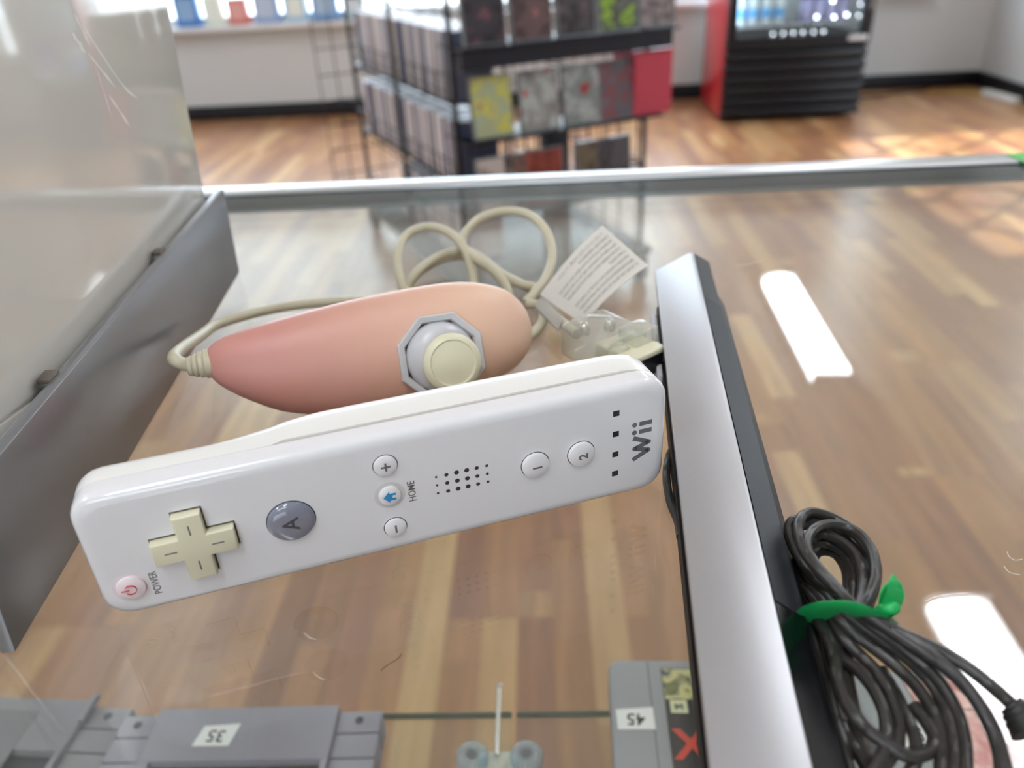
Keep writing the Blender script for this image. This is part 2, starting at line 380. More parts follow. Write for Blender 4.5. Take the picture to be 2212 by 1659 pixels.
LINT = [
   [(113.4,151.5,0.2),(112.9,149.7,0.3),(113.7,148.5,0.2),(115.6,148.7,0.2)] ,
   [(110.1,146.6,0.2),(110.2,144.3,0.3),(112.3,143.4,0.2)] ,
   [(86.5,135.3,0.2),(89.4,136.7,0.2),(93.9,137.4,0.3),(97.3,137.7,0.2)] ,
   [(89.4,345.3,0.2),(96.3,347.5,0.2),(102.5,351.0,0.2)] ,
]

# ================================================================== THE ROOM
XL, XR, YB, YR, HC = -3.4, 3.03, 5.82, -2.6, G + 1.75
wall_m = mat('wall_paint', (207, 210, 211), 0.75, noise=0.03, nscale=3, bump=0.12, bscale=350)
ceil_m = mat('ceiling_paint', (232, 230, 224), 0.85, noise=0.02, nscale=8)
black_base = mat('baseboard_black', (14, 17, 25), 0.45, noise=0.1, nscale=20)
white_trim = mat('window_trim', (222, 224, 226), 0.4)
floor_m = wood_floor()

bm = bmesh.new(); box(bm, (XL - .1, YR - .1, -0.06), (XR + .1, YB + .1, -0.008))
floor_o = struct(link('floor', bm, floor_m), 'warm brown wood laminate floor of the shop')
# laminate boards, three printed strips to a board, laid away from the counter
BW, BL = 0.195, 1.25
bm = bmesh.new(); box(bm, (0, 0, -0.008), (BW - 0.0008, BL - 0.0008, 0.0))
board0 = None
i = 0; x = -2.73
while x < XR:
    y = 0.45 - (0.0, 0.55, 0.2, 0.85)[i % 4] * BL * 0.9 - .05
    while y < YB:
        if y + BL > 0.55:
            if board0 is None:
                o = link('floor_board', bm, floor_m, floor_o); board0 = o
            else:
                o = board0.copy(); COL.objects.link(o)
            o.location = (x, y, 0)
            if x + BW > XR + .02 or y + BL > YB + .02:
                o.scale = (min(1, (XR + .02 - x) / BW), min(1, (YB + .02 - y) / BL), 1)
        y += BL
    x += BW; i += 1

B('ceiling', (XL - .1, YR - .1, HC), (XR + .1, YB + .1, HC + .08), ceil_m); struct(bpy.data.objects['ceiling'])
struct(B('wall_left', (XL - .1, YR - .1, 0), (XL, YB + .1, HC), wall_m))
bm = bmesh.new(); RX0, RX1, RZ0, RZ1 = -.8, .6, 1.45, 2.20
box(bm, (XL - .1, YR - .1, 0), (XR + .1, YR, RZ0)); box(bm, (XL - .1, YR - .1, RZ1), (XR + .1, YR, HC))
box(bm, (XL - .1, YR - .1, RZ0), (RX0, YR, RZ1)); box(bm, (RX1, YR - .1, RZ0), (XR + .1, YR, RZ1))
struct(link('wall_rear', bm, wall_m))
w2 = struct(empty('added_rear_window', (0, YR, RZ0)))  # unseen rear window, added to brighten the remote's face
for k in range(4): B('mullion', (RX0 + (RX1 - RX0 - .06) * k / 3, -.08, 0), (RX0 + (RX1 - RX0 - .06) * k / 3 + .06, -.02, RZ1 - RZ0), white_trim, w2)
# back wall with one long shop window
SILL, HEAD, WX0, WX1 = 0.62, 2.35, -3.1, 2.55
bm = bmesh.new()
box(bm, (XL - .1, YB, 0), (XR + .1, YB + .16, SILL)); box(bm, (XL - .1, YB, HEAD), (XR + .1, YB + .16, HC))
box(bm, (XL - .1, YB, SILL), (WX0, YB + .16, HEAD)); box(bm, (WX1, YB, SILL), (XR + .1, YB + .16, HEAD))
struct(link('wall_back', bm, wall_m), 'beige back wall under the long shop window')
win = struct(empty('window_1', (0, YB, SILL)))
bm = bmesh.new()
for z0, z1 in ((0, .05), (HEAD - SILL - .05, HEAD - SILL)): box(bm, (WX0, .02, z0), (WX1, .14, z1))
link('window_frame', bm, white_trim, win)
npan = 4
for k in range(npan + 1):
    xx = WX0 + (WX1 - WX0 - .06) * k / npan
    B('mullion', (xx, .03, .05), (xx + .06, .13, HEAD - SILL - .05), white_trim, win)
pane_m = glass('window_pane', (.97, .99, 1.0))
for k in range(npan):
    xx = WX0 + (WX1 - WX0 - .06) * k / npan + .06
    B('window_pane', (xx, .076, .05), (xx + (WX1 - WX0 - .06) / npan - .06, .082, HEAD - SILL - .05), pane_m, win)
B('window_sill', (WX0 - .05, -.10, -.035), (WX1 + .05, .02, 0.0), white_trim, win, bev=.006)
# right wall with a barred glass door (out of frame) that lets the sun in
DY0, DY1, DH = 2.74, 4.62, 2.08
bm = bmesh.new()
box(bm, (XR, YR - .1, 0), (XR + .14, DY0, HC)); box(bm, (XR, DY1, 0), (XR + .14, YB + .1, HC)); box(bm, (XR, DY0, DH), (XR + .14, DY1, HC))
struct(link('wall_right', bm, wall_m), 'pale right wall meeting the back wall in the corner')
door = struct(empty('door_1', (XR, DY0, 0)))
dk = mat('door_metal', (60, 62, 66), 0.4, metal=.6)
bm = bmesh.new(); W_ = DY1 - DY0
for y0 in (0, W_ / 2 - .05, W_ - .06): box(bm, (.02, y0, 0), (.10, y0 + (.10 if 0 < y0 < W_ - .07 else .06), DH))
box(bm, (.02, 0, 0), (.10, W_, .12)); box(bm, (.02, 0, DH - .07), (.10, W_, DH))
link('door_frame', bm, dk, door)
bm = bmesh.new()
for k in range(-5, 9):
    for sgn in (1, -1):
        y0 = k * .36 + (0 if sgn > 0 else .36); pts = []
        for j in range(41):
            z = .12 + (DH - .19) * j / 40; y = y0 + sgn * (z - .12) * .62
            if .05 < y < W_ - .05: pts.append((.05, y, z))
        if len(pts) > 2: rod(bm, pts[0], pts[-1], .018, 6)
link('door_grille', bm, dk, door)
# baseboards
struct(B('baseboard_back', (XL, YB - .018, 0), (XR, YB, .098), black_base, bev=.004))
struct(B('baseboard_right', (XR - .018, DY1 + .06, 0), (XR, YB - .018, .098), black_base, bev=.004))
struct(B('baseboard_left', (XL, YR, 0), (XL + .018, YB - .018, .098), black_base, bev=.004))
# ground outside
struct(B('ground_outside', (-40, YB + .2, -.2), (40, 60, -.12), mat('concrete', (190, 188, 182), .9, noise=.08, nscale=2)), 'pale paving outside the window')
struct(B('ground_by_door', (XR + .15, -40, -.2), (40, YB + .2, -.12), mat('concrete')), 'pale paving outside the door')

# ------------------------------------------------------------------ ceiling lamps
lamp_m = emission('lamp_diffuser', (243, 248, 255), LAMP)
lamp_body = mat('lamp_housing', (235, 235, 230), .4)
def ceiling_lamp(x, y, label, rz):
    t = empty('ceiling_lamp', (x, y, HC), rz); tag(t, label, 'ceiling lamp', 'ceiling lamps')
    B('lamp_housing', (-.115, -.62, -.025), (.115, .62, 0), lamp_body, t, bev=.004)
    bm = bmesh.new(); prof = []
    for k in range(9):
        a = math.pi * k / 8; prof.append((-.095 * math.cos(a), -.025 - .055 * math.sin(a) ** .8))
    prism(bm, prof, -.59, .59, axis='y', bev=.012)
    link('diffuser', bm, lamp_m, t, smooth=True)
    for yy in (-.605, .605): B('end_cap', (-.1, yy - .012, -.08), (.1, yy + .012, -.02), lamp_body, t, bev=.004)
ceiling_lamp(1.35, 3.75, 'long white ceiling lamp mirrored in the glass beside the sensor bar', -.055)
ceiling_lamp(1.22, 1.19, 'long white ceiling lamp mirrored in the glass behind the black cables', -.03)
for (x, y, s) in ((-2.45, 3.75, 'far'), (-2.45, 1.19, 'near')):
    ceiling_lamp(x, y, 'long white ceiling lamp over the %s end of the game console' % s, 0)
ceiling_lamp(-.15, -.80, 'long white ceiling lamp added unseen behind the camera as fill light', 0)  # unseen lamp behind the camera, added to fill the near floor
ceiling_lamp(-1.55, -.80, 'second long white fill lamp added unseen, behind and left of the camera', 0)  # another unseen lamp, added for more front light

# ================================================================== DISPLAY CASE
FX0, FX1, FY0, FY1 = -0.75, 0.95, -0.10, 0.515
case = empty('display_case', (0, 0, 0))
tag(case, 'glass display counter with a metal-edged clear top and inner glass shelves', 'display case')
top_glass = glass('counter_glass', (.965, .985, .972), film=.02, scratches=True)
alu = mat('aluminium_trim', (196, 200, 202), .32, metal=.75, noise=.05, nscale=60)
alu_dark = mat('trim_dark_gap', (70, 80, 84), .4, metal=.5)  # dark line between the trim and the glass
edge_green = glass('glass_edge', (.50, .68, .60), film=.35, film_rgb=(150, 178, 168))
B('top_glass', (FX0, FY0, G - .008), (FX1, FY1 - .022, G), top_glass, case)
B('front_glass', (FX0 + .01, FY1 - .030, .16), (FX1 - .01, FY1 - .024, G - .0085), glass('front_glass', (.97, .985, .975)), case)
bm = bmesh.new()
box(bm, (FX0, FY1 - .020, G - .011), (FX1, FY1, G + .0016), .0012)      # outer channel
link('edge_trim', bm, alu, case, smooth=30)
B('trim_gasket', (FX0, FY1 - .0216, G - .008), (FX1, FY1 - .0202, G + .0006), alu_dark, case)
B('glass_ledge', (FX0, FY1 - .0215, G - .0105), (FX1, FY1 - .0203, G - .0082), mat('ledge_metal', (150, 162, 164), .35, metal=.6), case, bev=.001)
cab = mat('cabinet_laminate', (70, 70, 74), .5, noise=.08, nscale=30)
B('base_cabinet', (FX0, FY0, 0), (FX1, FY1 - .02, .16), cab, case, bev=.004)
for xx in (FX0, FX1 - .012): B('side_panel', (xx, FY0, .16), (xx + .012, FY1 - .03, G - .008), cab, case)
shelf_glass = glass('shelf_glass', (.97, .985, .975), film=.01)
SZ = G - .222
def shelf_pane(x0, x1):
    p = B('shelf_pane', (x0, FY0 + .02, SZ - .005), (x1, .276, SZ), shelf_glass, case)
    bm = bmesh.new(); box(bm, (x0, .276, SZ - .005), (x1, .2766, SZ)); link('pane_edge', bm, mat('pane_edge_green', (92, 112, 96), .3), p)
    return p
shelf_pane(FX0 + .015, -.0240); shelf_pane(-.0214, FX1 - .015)
# clip that joins the two shelf panes: plate, pin and two clear cushions
clip = empty('shelf_clip', (-.0290, .2445, SZ)); tag(clip, 'clear shelf clip with two round cushions and a steel pin', 'shelf clip')
B('clip_plate', (-.011, -.03, .0004), (.0085, .0065, .003), mat('clip_plate', (186, 186, 170), .35), clip, bev=.0006)
bm = bmesh.new(); rod(bm, (-.0018, .004, .0035), (-.0018, .0445, .0035), .0013); lathe(bm, [(0, .0), (.0016, .0004), (.0016, .002), (0, .0026)], 12, 'y', -.0018, .0445, .0035)
link('pin', bm, mat('pin_steel', (205, 205, 200), .25, metal=.7), clip, smooth=True)
cush = glass('cushion_clear', (.80, .88, .92), rough=.08, film=.25, film_rgb=(186, 204, 214))
for xx in (-.0135, .0135):
    bm = bmesh.new(); lathe(bm, [(.0072, .0), (.0082, .002), (.0082, .006), (.0070, .0078), (.0038, .0082), (.0030, .0070), (0, .0068)], 28, 'z', xx, 0, .0032)
    c_ = link('cushion', bm, cush, clip, smooth=50)
    bm = bmesh.new(); lathe(bm, [(.0026, 0), (.0026, .0004), (0, .0005)], 16, 'z', xx, 0, .0102)
    link('screw', bm, mat('screw_steel', (120, 124, 132), .35, metal=.6), c_, smooth=True)
# green sticker on the far rim
tag(B('green_sticker', (.2955, FY1 - .027, G + .0017), (.325, FY1 - .003, G + .0021), mat('green_sticker', (92, 190, 104), .6)), 'green sticker on the metal rim of the counter', 'sticker')

# ------------------------------------------------------------------ cartridges on the shelf
price_m = mat('price_paper', (232, 232, 228), .7)
ink = mat('marker_ink', (30, 30, 32), .6)
def price_tag(parent, digits, cx, cy, z, rot, w_=.0185, h_=.0125, shear=.0009):
    bm = bmesh.new()
    pts = [(-w_ / 2 - shear, -h_ / 2), (w_ / 2 - shear, -h_ / 2 + .0008), (w_ / 2 + shear, h_ / 2 + .001), (-w_ / 2 + shear * 1.4, h_ / 2 - .0012)]
    M_ = Matrix.Translation((cx, cy, z)) @ Matrix.Rotation(rot, 4, 'Z')
    prism(bm, [tuple((M_ @ Vector((a, b_, 0)))[:2]) for a, b_ in pts], z, z + .00025)
    p = link('price_sticker', bm, price_m, parent)
    p['label'] = 'white price sticker reading ' + digits
    text('handwritten_price', digits, .0094, ink, p, Matrix.Translation((cx, cy, z + .0003)) @ Matrix.Rotation(rot + math.pi, 4, 'Z'), bold=.00015)
    return p
def wide_cart(loc, rz, label, price=None, grey=(140, 136, 146), flip=False):
    """flat grey console cartridge, 136 x 88 x 20 mm, far edge at local y = 0"""
    t = empty('game_cartridge', (loc[0], loc[1], SZ), rz); tag(t, label, 'game cartridge', 'wide grey cartridges on the shelf')
    m = mat('cart_grey_%d' % grey[0], grey, .55, noise=.03, nscale=90, bump=.05, bscale=2500)
    dark = mat('cart_slot', (52, 50, 56), .6)
    H = .0195; mm_ = .001
    # centre body with a long finger slot
    slot = [(a, b_) for a, b_ in rrect(.084, .0085, .0036, 6, .068, -.034)]
    bm = bmesh.new()
    box(bm, (.0195, -.0285, 0), (.1135, .0018, H), .0008); box(bm, (.0195, -.088, 0), (.1135, -.0395, H), .0008)
    box(bm, (.0195, -.0395, 0), (.0255, -.0285, H)); box(bm, (.1105, -.0395, 0), (.1135, -.0285, H))
    link('centre_body', bm, m, t, smooth=30)
    B('finger_slot', (.0255, -.0395, 0), (.1105, -.0285, H - .0055), dark, t)
    for s, x0, x1 in ((0, .0, .0193), (1, .1137, .136)):
        for k, (y0, y1) in enumerate(((-.0125, 0), (-.0262, -.0133), (-.088, -.0270))):
            wng = B('wing', (x0, y0, 0), (x1, y1, H - .0028), m, t, bev=.0010)
            if k == 0:
                bm = bmesh.new(); lathe(bm, [(.0022, 0), (.0022, .0003), (.0013, .0004), (0, .0001)], 16, 'z', (x0 + x1) / 2, -.0058, H - .0029)
                link('screw_hole', bm, dark, wng)
        B('wing_core', (x0 + .0008, -.087, .0005), (x1 - .0008, -.0008, H - .0040), dark, t)
    if price: price_tag(t, price, .0545, -.0150, H + .0001, -.06)
    return t
# far edge of the middle cartridge at y .264, of the left one at y .27
wide_cart((-.2255, .2640), .012, 'grey game cartridge with white price sticker 35 and finger slot', '35')
lc = wide_cart((-.3585, .2765), -.055, 'grey game cartridge cut off by the left edge of the picture', None, (128, 124, 128))
B('ridge', (.1125, -.012, .018), (.1158, .0046, .0215), mat('cart_grey_128'), lc, bev=.0006)
bm = bmesh.new(); box(bm, (.03, -.0560, .0195), (.088, -.0062, .0198)); link('label_patch', bm, mat('label_dim', (112, 108, 112), .5), lc)

def tall_cart(loc, rz, label, price, label_cols, letter=None, w_=.116, psx=.0125):
    """rounded grey cartridge with a picture label, far edge at local y = 0"""
    t = empty('game_cartridge', (loc[0], loc[1], SZ), rz); tag(t, label, 'game cartridge', 'rounded grey cartridges on the shelf')
    m = mat('tall_cart_grey', (150, 150, 152), .5, noise=.03, nscale=80, bump=.04, bscale=2500)
    H = .0185
    bm = bmesh.new()
    pts = rrect(w_, .075, .0065, 6, w_ / 2, -.0375)
    prism(bm, pts, 0, H, .0022, 3)
    link('shell', bm, m, t, smooth=30)
    for x0 in (.0205, w_ - .0211): B('groove', (x0, -.0745, H - .0004), (x0 + .0008, -.0008, H + .00006), mat('groove_grey', (108, 108, 112), .6), t)
    lab = B('picture_label', (.0275, -.0705, H), (w_ - .0275, -.0062, H + .0003), mat('label_black', (34, 36, 38), .35), t)
    B('label_art', (.0280, -.0255, H + .0003), (w_ - .0280, -.0068, H + .0004), print_mat('art_' + (letter or price), label_cols, 95.0), lab)
    if not letter: B('label_art', (.0280, -.0700, H + .0003), (w_ - .0280, -.0262, H + .0004), print_mat('art_low_' + price, label_cols, 60.0), lab)
    if letter:
        bx = B('label_emblem', (.0300, -.0338, H + .00045), (.0385, -.0262, H + .00055), mat('emblem_cream', (226, 220, 178), .4), lab)
        for (a, b_, c_) in (((.0320, -.0318), (.0333, -.0284), (40, 110, 70)), ((.0352, -.0318), (.0365, -.0284), (52, 140, 96)), ((.0333, -.0311), (.0343, -.0291), (44, 70, 140)), ((.0343, -.0307), (.0352, -.0287), (180, 60, 50))):
            B('emblem_bar', (a[0], a[1], H + .00055), (b_[0], b_[1], H + .0006), mat('emb_%d' % c_[0], c_, .4), bx)
        text('label_letter', letter, .0225, mat('letter_red', (214, 66, 42), .4), lab, Matrix.Translation((.0376, -.0520, H + .0005)), bold=.0006)
    price_tag(t, price, psx - .0005, -.0375, H + .0001, -.02, shear=-.0003)
    return t
tall_cart((.0286, .2950), -.035, 'rounded grey cartridge with price sticker 45 beside the sensor bar', '45',
          [(40, 44, 60), (52, 58, 92), (206, 200, 130), (214, 208, 150), (120, 128, 80), (40, 46, 44)], 'X')
tall_cart((.1500, .2830), .06, 'rounded grey cartridge half hidden under the black cable coil', '5',
          [(226, 150, 140), (236, 190, 176), (200, 110, 104)], None, psx=.0215)

# ================================================================== THINGS ON THE COUNTER
# ------------------------------------------------------------------ console stand and console
PA, PB = Vector((-.1495, .3603, 0)), Vector((-.1253, .1245, 0))
pd = (PA - PB).normalized(); prz = math.atan2(pd.y, pd.x) - math.pi / 2      # local +y runs away along the plate, +x towards the remote
stand = empty('console_stand', (PB.x, PB.y, G), prz)
tag(stand, 'grey wedge-shaped console stand with a long flat silver plate', 'console stand')
silver_plate = mat('plate_steel', (138, 139, 142), .30, metal=.55, noise=.04, nscale=30)
stand_grey = mat('stand_plastic', (176, 178, 180), .45)
bm = bmesh.new(); prism(bm, [(0, 0.0005), (.2372, 0.0005), (.2425, .0403), (.006, .0403)], -.0034, 0, .0003, 2, axis='x')
link('side_plate', bm, silver_plate, stand, smooth=30)
bm = bmesh.new(); prism(bm, [(.002, 0.0005), (.236, 0.0005), (.2405, .0375), (.008, .0375)], -.0072, -.0036, .0006, 2, axis='x')
link('stand_wall', bm, stand_grey, stand, smooth=30)
bm = bmesh.new(); prism(bm, [(.004, .0004), (.234, .0004), (.234, .003), (.004, .0455)], -.052, -.0076, .0004, 2, axis='x')
link('stand_wedge', bm, mat('stand_inner', (214, 212, 206), .3), stand, smooth=30)
bm = bmesh.new(); prism(bm, [(.002, 0.0005), (.236, 0.0005), (.2405, .0375), (.008, .0375)], -.0586, -.054, .0006, 2, axis='x')
link('stand_wall', bm, stand_grey, stand, smooth=30)
rust = mat('tab_metal', (120, 112, 102), .5, metal=.5, noise=.3, nscale=600)
for yy in (.0610, .1590): B('retaining_tab', (-.0068, yy - .003, .0396), (-.0030, yy + .003, .0412), rust, stand, bev=.0004)
# console: 157 x 215 x 44 mm box leaning back along its own side in the stand
con = bpy.data.objects.new('game_console', None); COL.objects.link(con); con.empty_display_size = .02
tag(con, 'glossy white upright game console filling the upper left', 'game console')
base_m = Matrix.Translation((PB.x, PB.y, G)) @ Matrix.Rotation(prz, 4, 'Z')
con.matrix_world = base_m @ Matrix.Translation((-.0078, .2340, .0040)) @ Matrix.Rotation(math.radians(-9.6), 4, 'X')
gloss_white = mat('console_white', (226, 223, 214), .07, spec=.55, coat=.25, noise=.01, nscale=4)
bm = bmesh.new(); box(bm, (-.0440, -.2150, .0006), (0, 0, .157), .0032, 4)
link('console_shell', bm, gloss_white, con, smooth=30)
scuff = mat('scuff_pale', (236, 234, 228), .6)
for path, wd in (([(-99.1, 104.4), (-92.3, 95.2)], 1.3), ([(-95.4, 102.0), (-72.7, 83.8), (-59.0, 78.1)], .7), ([(-92.0, 89.4), (-89.6, 80.6), (-87.8, 71.4)], .6),
                 ([(-86.1, 79.8), (-78.8, 73.5), (-73.4, 68.7)], 1.0), ([(-104.0, 98.6), (-97.2, 92.8)], 1.6), ([(-95.4, 92.9), (-78.7, 82.2)], .8)):
    bm = bmesh.new(); C = spline([(.00003, a * mm_, b_ * mm_) for a, b_ in path for mm_ in (.001,)], 6); n = len(C); L_, R_ = [], []
    for i_, p in enumerate(C):
        t_ = i_ / (n - 1); hw_ = wd * .0005 * (.25 + math.sin(math.pi * t_)) * (1 + .5 * math.sin(11 * t_))
        L_.append(bm.verts.new(p + Vector((0, hw_ * .6, hw_)))); R_.append(bm.verts.new(p - Vector((0, hw_ * .6, hw_))))
    for i_ in range(n - 1): bm.faces.new((L_[i_], L_[i_ + 1], R_[i_ + 1], R_[i_]))
    link('scuff_mark', bm, scuff, con)

# ------------------------------------------------------------------ remote controller, standing on its long side
RL = Vector((-.10735, .13374, G)); RRZ = math.radians(18.93)
rem = empty('remote_controller', RL, RRZ)
tag(rem, 'white handheld game remote lying on its side with buttons facing out', 'game controller')
white = mat('remote_white', (226, 226, 228), .16, spec=.5, coat=.3)
white_b = mat('remote_white_back', (230, 230, 226), .24, spec=.5, coat=.1)
mm = .001
LEN, WID = 148.0, 36.2
def back_depth(u):
    a, b_ = 17.0, 24.5
    t = min(1, max(0, (u - 29) / 32.0)); t = t * t * (3 - 2 * t)
    end = 0.0
    if u > 128: end = 1.4 * ((u - 128) / 20.0) ** 2
    return a + (b_ - a) * t - end
us = [0, .3, 1.1, 2.4, 4.1, 6.5] + [10 + 3.2 * k for k in range(41)] + [141.5, 143.9, 145.6, 146.9, 147.7, 148.0]
us = sorted(us)
def half_w(u, inset):
    """half width of the rounded outline at position u, outline shrunk by inset"""
    r = max(6.5 - inset * .35, 1.0); lo, hi = inset, LEN - inset
    u = min(max(u, lo), hi); hwid = WID / 2 - inset
    d = min(u - lo, hi - u)
    return hwid if d >= r else hwid - r + math.sqrt(max(r * r - (r - d) ** 2, 0))
def layer(bm, wfun, inset):
    top, bot = [], []
    for u in us:
        uu = inset + u / LEN * (LEN - 2 * inset); hw_ = half_w(uu, inset); wv = wfun(uu)
        top.append(bm.verts.new((uu * mm, wv * mm, (WID / 2 + hw_) * mm))); bot.append(bm.verts.new((uu * mm, wv * mm, (WID / 2 - hw_) * mm)))
    return top, bot
def skin(bm, layers, cap0=True, cap1=True, keep=None):
    n = len(us)
    for k, ((t0, b0), (t1, b1)) in enumerate(zip(layers, layers[1:])):
        for i in range(n - 1):
            if keep is None or keep(k, us[i], us[i + 1]):
                bm.faces.new((t0[i], t0[i + 1], t1[i + 1], t1[i])); bm.faces.new((b0[i + 1], b0[i], b1[i], b1[i + 1]))
        for i in (0, n - 1):
            if keep is None or keep(k, us[i], us[i]): bm.faces.new((t0[i], b0[i], b1[i], t1[i]))
    for flag, (t, b_), kk in ((cap0, layers[0], -1), (cap1, layers[-1], len(layers) - 1)):
        if flag:
            for i in range(n - 1):
                if keep is None or keep(kk, us[i], us[i + 1]): bm.faces.new((t[i], t[i + 1], b_[i + 1], b_[i]))
# front shell
bm = bmesh.new()
prof = [(0, 3.2), (.06, 2.6), (.25, 1.7), (.6, .95), (1.1, .45), (1.8, .14), (2.8, 0), (6.2, 0), (6.4, .25)]
skin(bm, [layer(bm, (lambda u, w_=w_: w_), ins) for w_, ins in prof])
link('front_shell', bm, white, rem, smooth=25)
# core seen in the joint between the shells, beige to paint its shade
bm = bmesh.new()
skin(bm, [layer(bm, (lambda u: 6.0), .7), layer(bm, (lambda u: 8.6), .7)])
link('joint_core', bm, mat('joint_shadow', (196, 190, 178), .5), rem, smooth=25)
def w0(u):
    return 6.5 if u < 47.5 else (7.9 if u < 138 else 7.9 - 1.4 * min(1, (u - 138) / 6.0))
prof = [(0, .12), (.06, 0), (.42, .0), (.60, .45), (.74, 1.5), (.86, 3.4), (.95, 6.2), (1.0, 9.6)]
bfun = [(lambda u, t=t: w0(u) + (back_depth(u) - w0(u)) * t) for t, ins in prof]
incover = lambda k, u0, u1: k >= 5 and u0 >= 54 and u1 <= 137
bm = bmesh.new(); skin(bm, [layer(bm, f_, ins) for f_, (t, ins) in zip(bfun, prof)], keep=lambda k, a, b_: not incover(k, a, b_))
link('back_shell', bm, white_b, rem, smooth=25)
bm = bmesh.new(); skin(bm, [layer(bm, (lambda u, f_=f_: f_(u) + .02), ins + .12) for f_, (t, ins) in zip(bfun, prof)], keep=incover)
bmesh.ops.delete(bm, geom=[v for v in bm.verts if not v.link_faces], context='VERTS')
link('battery_cover', bm, white_b, rem, smooth=25)
bm = bmesh.new(); t5 = prof[5]
line = [(u, bfun[5](u), WID / 2 + half_w(u, t5[1])) for u in us if 54 <= u <= 137]
line = [(53.5, bfun[7](53.5), 26)] + [(53.6, bfun[6](53.6), 30)] + line + [(139.6, bfun[6](139.6), 30.2), (140.6, bfun[7](140.6), 25)]
tube(bm, [(a * mm, b_ * mm, c_ * mm) for a, b_, c_ in line], .00013, 6, 3)
link('cover_seam', bm, mat('seam_dark', (112, 106, 98), .7), rem, smooth=True)

grey_ink = mat('print_grey', (104, 104, 106), .5)
def rtext(name, s, u, v, size, m, parent, w_=-.03, bold=0.02, sx=1.0):
    return text(name, s, size * mm, m, parent, frame((u * mm, w_ * mm, v * mm), (0, 0, 1), (-1, 0, 0)), depth=.00002, bold=bold * mm, sx=sx)
def face_lathe(name, u, v, prof_, m, parent, n=36, sm=35):
    bm = bmesh.new(); lathe(bm, [(r * mm, -hh * mm) for r, hh in prof_], n, 'y', u * mm, 0, v * mm)
    return link(name, bm, m, parent, smooth=sm)
def ring_gap(u, v, r): # dark gap around a button
    return face_lathe('button_gap', u, v, [(r, -.05), (r, .012), (r - .1, .015), (0, .015)], mat('gap_dark', (58, 56, 54), .7), rem)
btn_w = mat('button_white', (228, 228, 230), .14, coat=.4)
V = 1.9
# round buttons: (u, v, r, height, name)
def button(name, u, v, r, h_, m=btn_w, dome=.25):
    ring_gap(u, v, r + .22)
    return face_lathe(name, u, v, [(r, -.2), (r, h_ - .35), (r - .12, h_ - .12), (r - .4, h_), (r * .5, h_ + dome * .8), (0, h_ + dome)], m, rem)
# power button with a pink-tinted ring
pw = (7.3, 7.1 + V)
face_lathe('power_surround', *pw, [(4.15, -.05), (4.15, .02), (3.95, .05), (3.5, .03), (0, .0)], mat('power_ring', (226, 216, 218), .25), rem)
pb = button('power_button', pw[0], pw[1], 3.35, .8, mat('power_cap', (236, 222, 224), .15, coat=.4))
red = mat('power_red', (190, 34, 66), .4)
bm = bmesh.new()
arc = [((pw[0] + 1.3 * -math.cos(a)) * mm, -.00108, (pw[1] + 1.3 * math.sin(a)) * mm) for a in [math.radians(40 + 280 * k / 20) for k in range(21)]]
tube(bm, arc, .00024, 6, 0, flat=(.00062, .00014)); tube(bm, [((pw[0] - 2.1) * mm, -.00108, pw[1] * mm), ((pw[0] - .3) * mm, -.00108, pw[1] * mm)], .0002, 6, 0, flat=(.00062, .00014))
link('power_symbol', bm, red, pb)
rtext('power_lettering', 'POWER', 12.7, 6.7 + V, 2.5, grey_ink, rem, sx=.82)
# direction pad
du, dv, da, dw = 24.0, 16.1 + V, 9.4, 3.2
def cross(a, w_, cu=0., cv=0.): return [(cu - w_, cv - a), (cu + w_, cv - a), (cu + w_, cv - w_), (cu + a, cv - w_), (cu + a, cv + w_), (cu + w_, cv + w_), (cu + w_, cv + a), (cu - w_, cv + a), (cu - w_, cv + w_), (cu - a, cv + w_), (cu - a, cv - w_), (cu - w_, cv - w_)]
bm = bmesh.new(); prism(bm, [(a * mm, b_ * mm) for a, b_ in cross(da + .35, dw + .35, du, dv)], -.000012, .0002, axis='y')
link('direction_pad_gap', bm, mat('gap_brown', (92, 82, 66), .8), rem)
cream = mat('aged_cream', (218, 214, 186), .38)
bm = bmesh.new(); prism(bm, [(a * mm, b_ * mm) for a, b_ in cross(da, dw, du, dv)], -.0026, .0002, .00045, 3, axis='y')
dp = link('direction_pad', bm, cream, rem, smooth=30); dp['label'] = 'yellowed cream cross-shaped direction pad'
for k in range(4):
    ca, sa = round(math.cos(k * math.pi / 2)), round(math.sin(k * math.pi / 2))
    a0, a1 = 3.9, 6.7
    lo_ = (min(ca * a0, ca * a1) - (.18 if ca == 0 else 0) + du, min(sa * a0, sa * a1) - (.18 if sa == 0 else 0) + dv)
    hi_ = (max(ca * a0, ca * a1) + (.18 if ca == 0 else 0) + du, max(sa * a0, sa * a1) + (.18 if sa == 0 else 0) + dv)
    B('direction_mark', (lo_[0] * mm, -.00264, lo_[1] * mm), (hi_[0] * mm, -.0025, hi_[1] * mm), grey_ink, dp)
# A button: smoky clear dome over a dark disc
au, av = 46.4, 15.8 + V
face_lathe('button_gap', au, av, [(5.95, -.05), (5.95, .02), (5.85, .03), (0, .03)], mat('gap_dark', (58, 56, 54), .7), rem)
ab = face_lathe('a_button', au, av, [(5.7, -.1), (5.7, .5), (5.5, .9), (5.0, 1.2), (3.6, 1.5), (2.0, 1.62), (0, 1.66)],
                mat('smoky_plastic', (128, 132, 148), .06, spec=.6, coat=1.0), rem, 48)
ab['label'] = 'smoky grey translucent round A button'
rtext('a_lettering', 'A', au, av, 5.6, mat('a_ink', (70, 72, 80), .4), ab, -1.68, bold=.08)
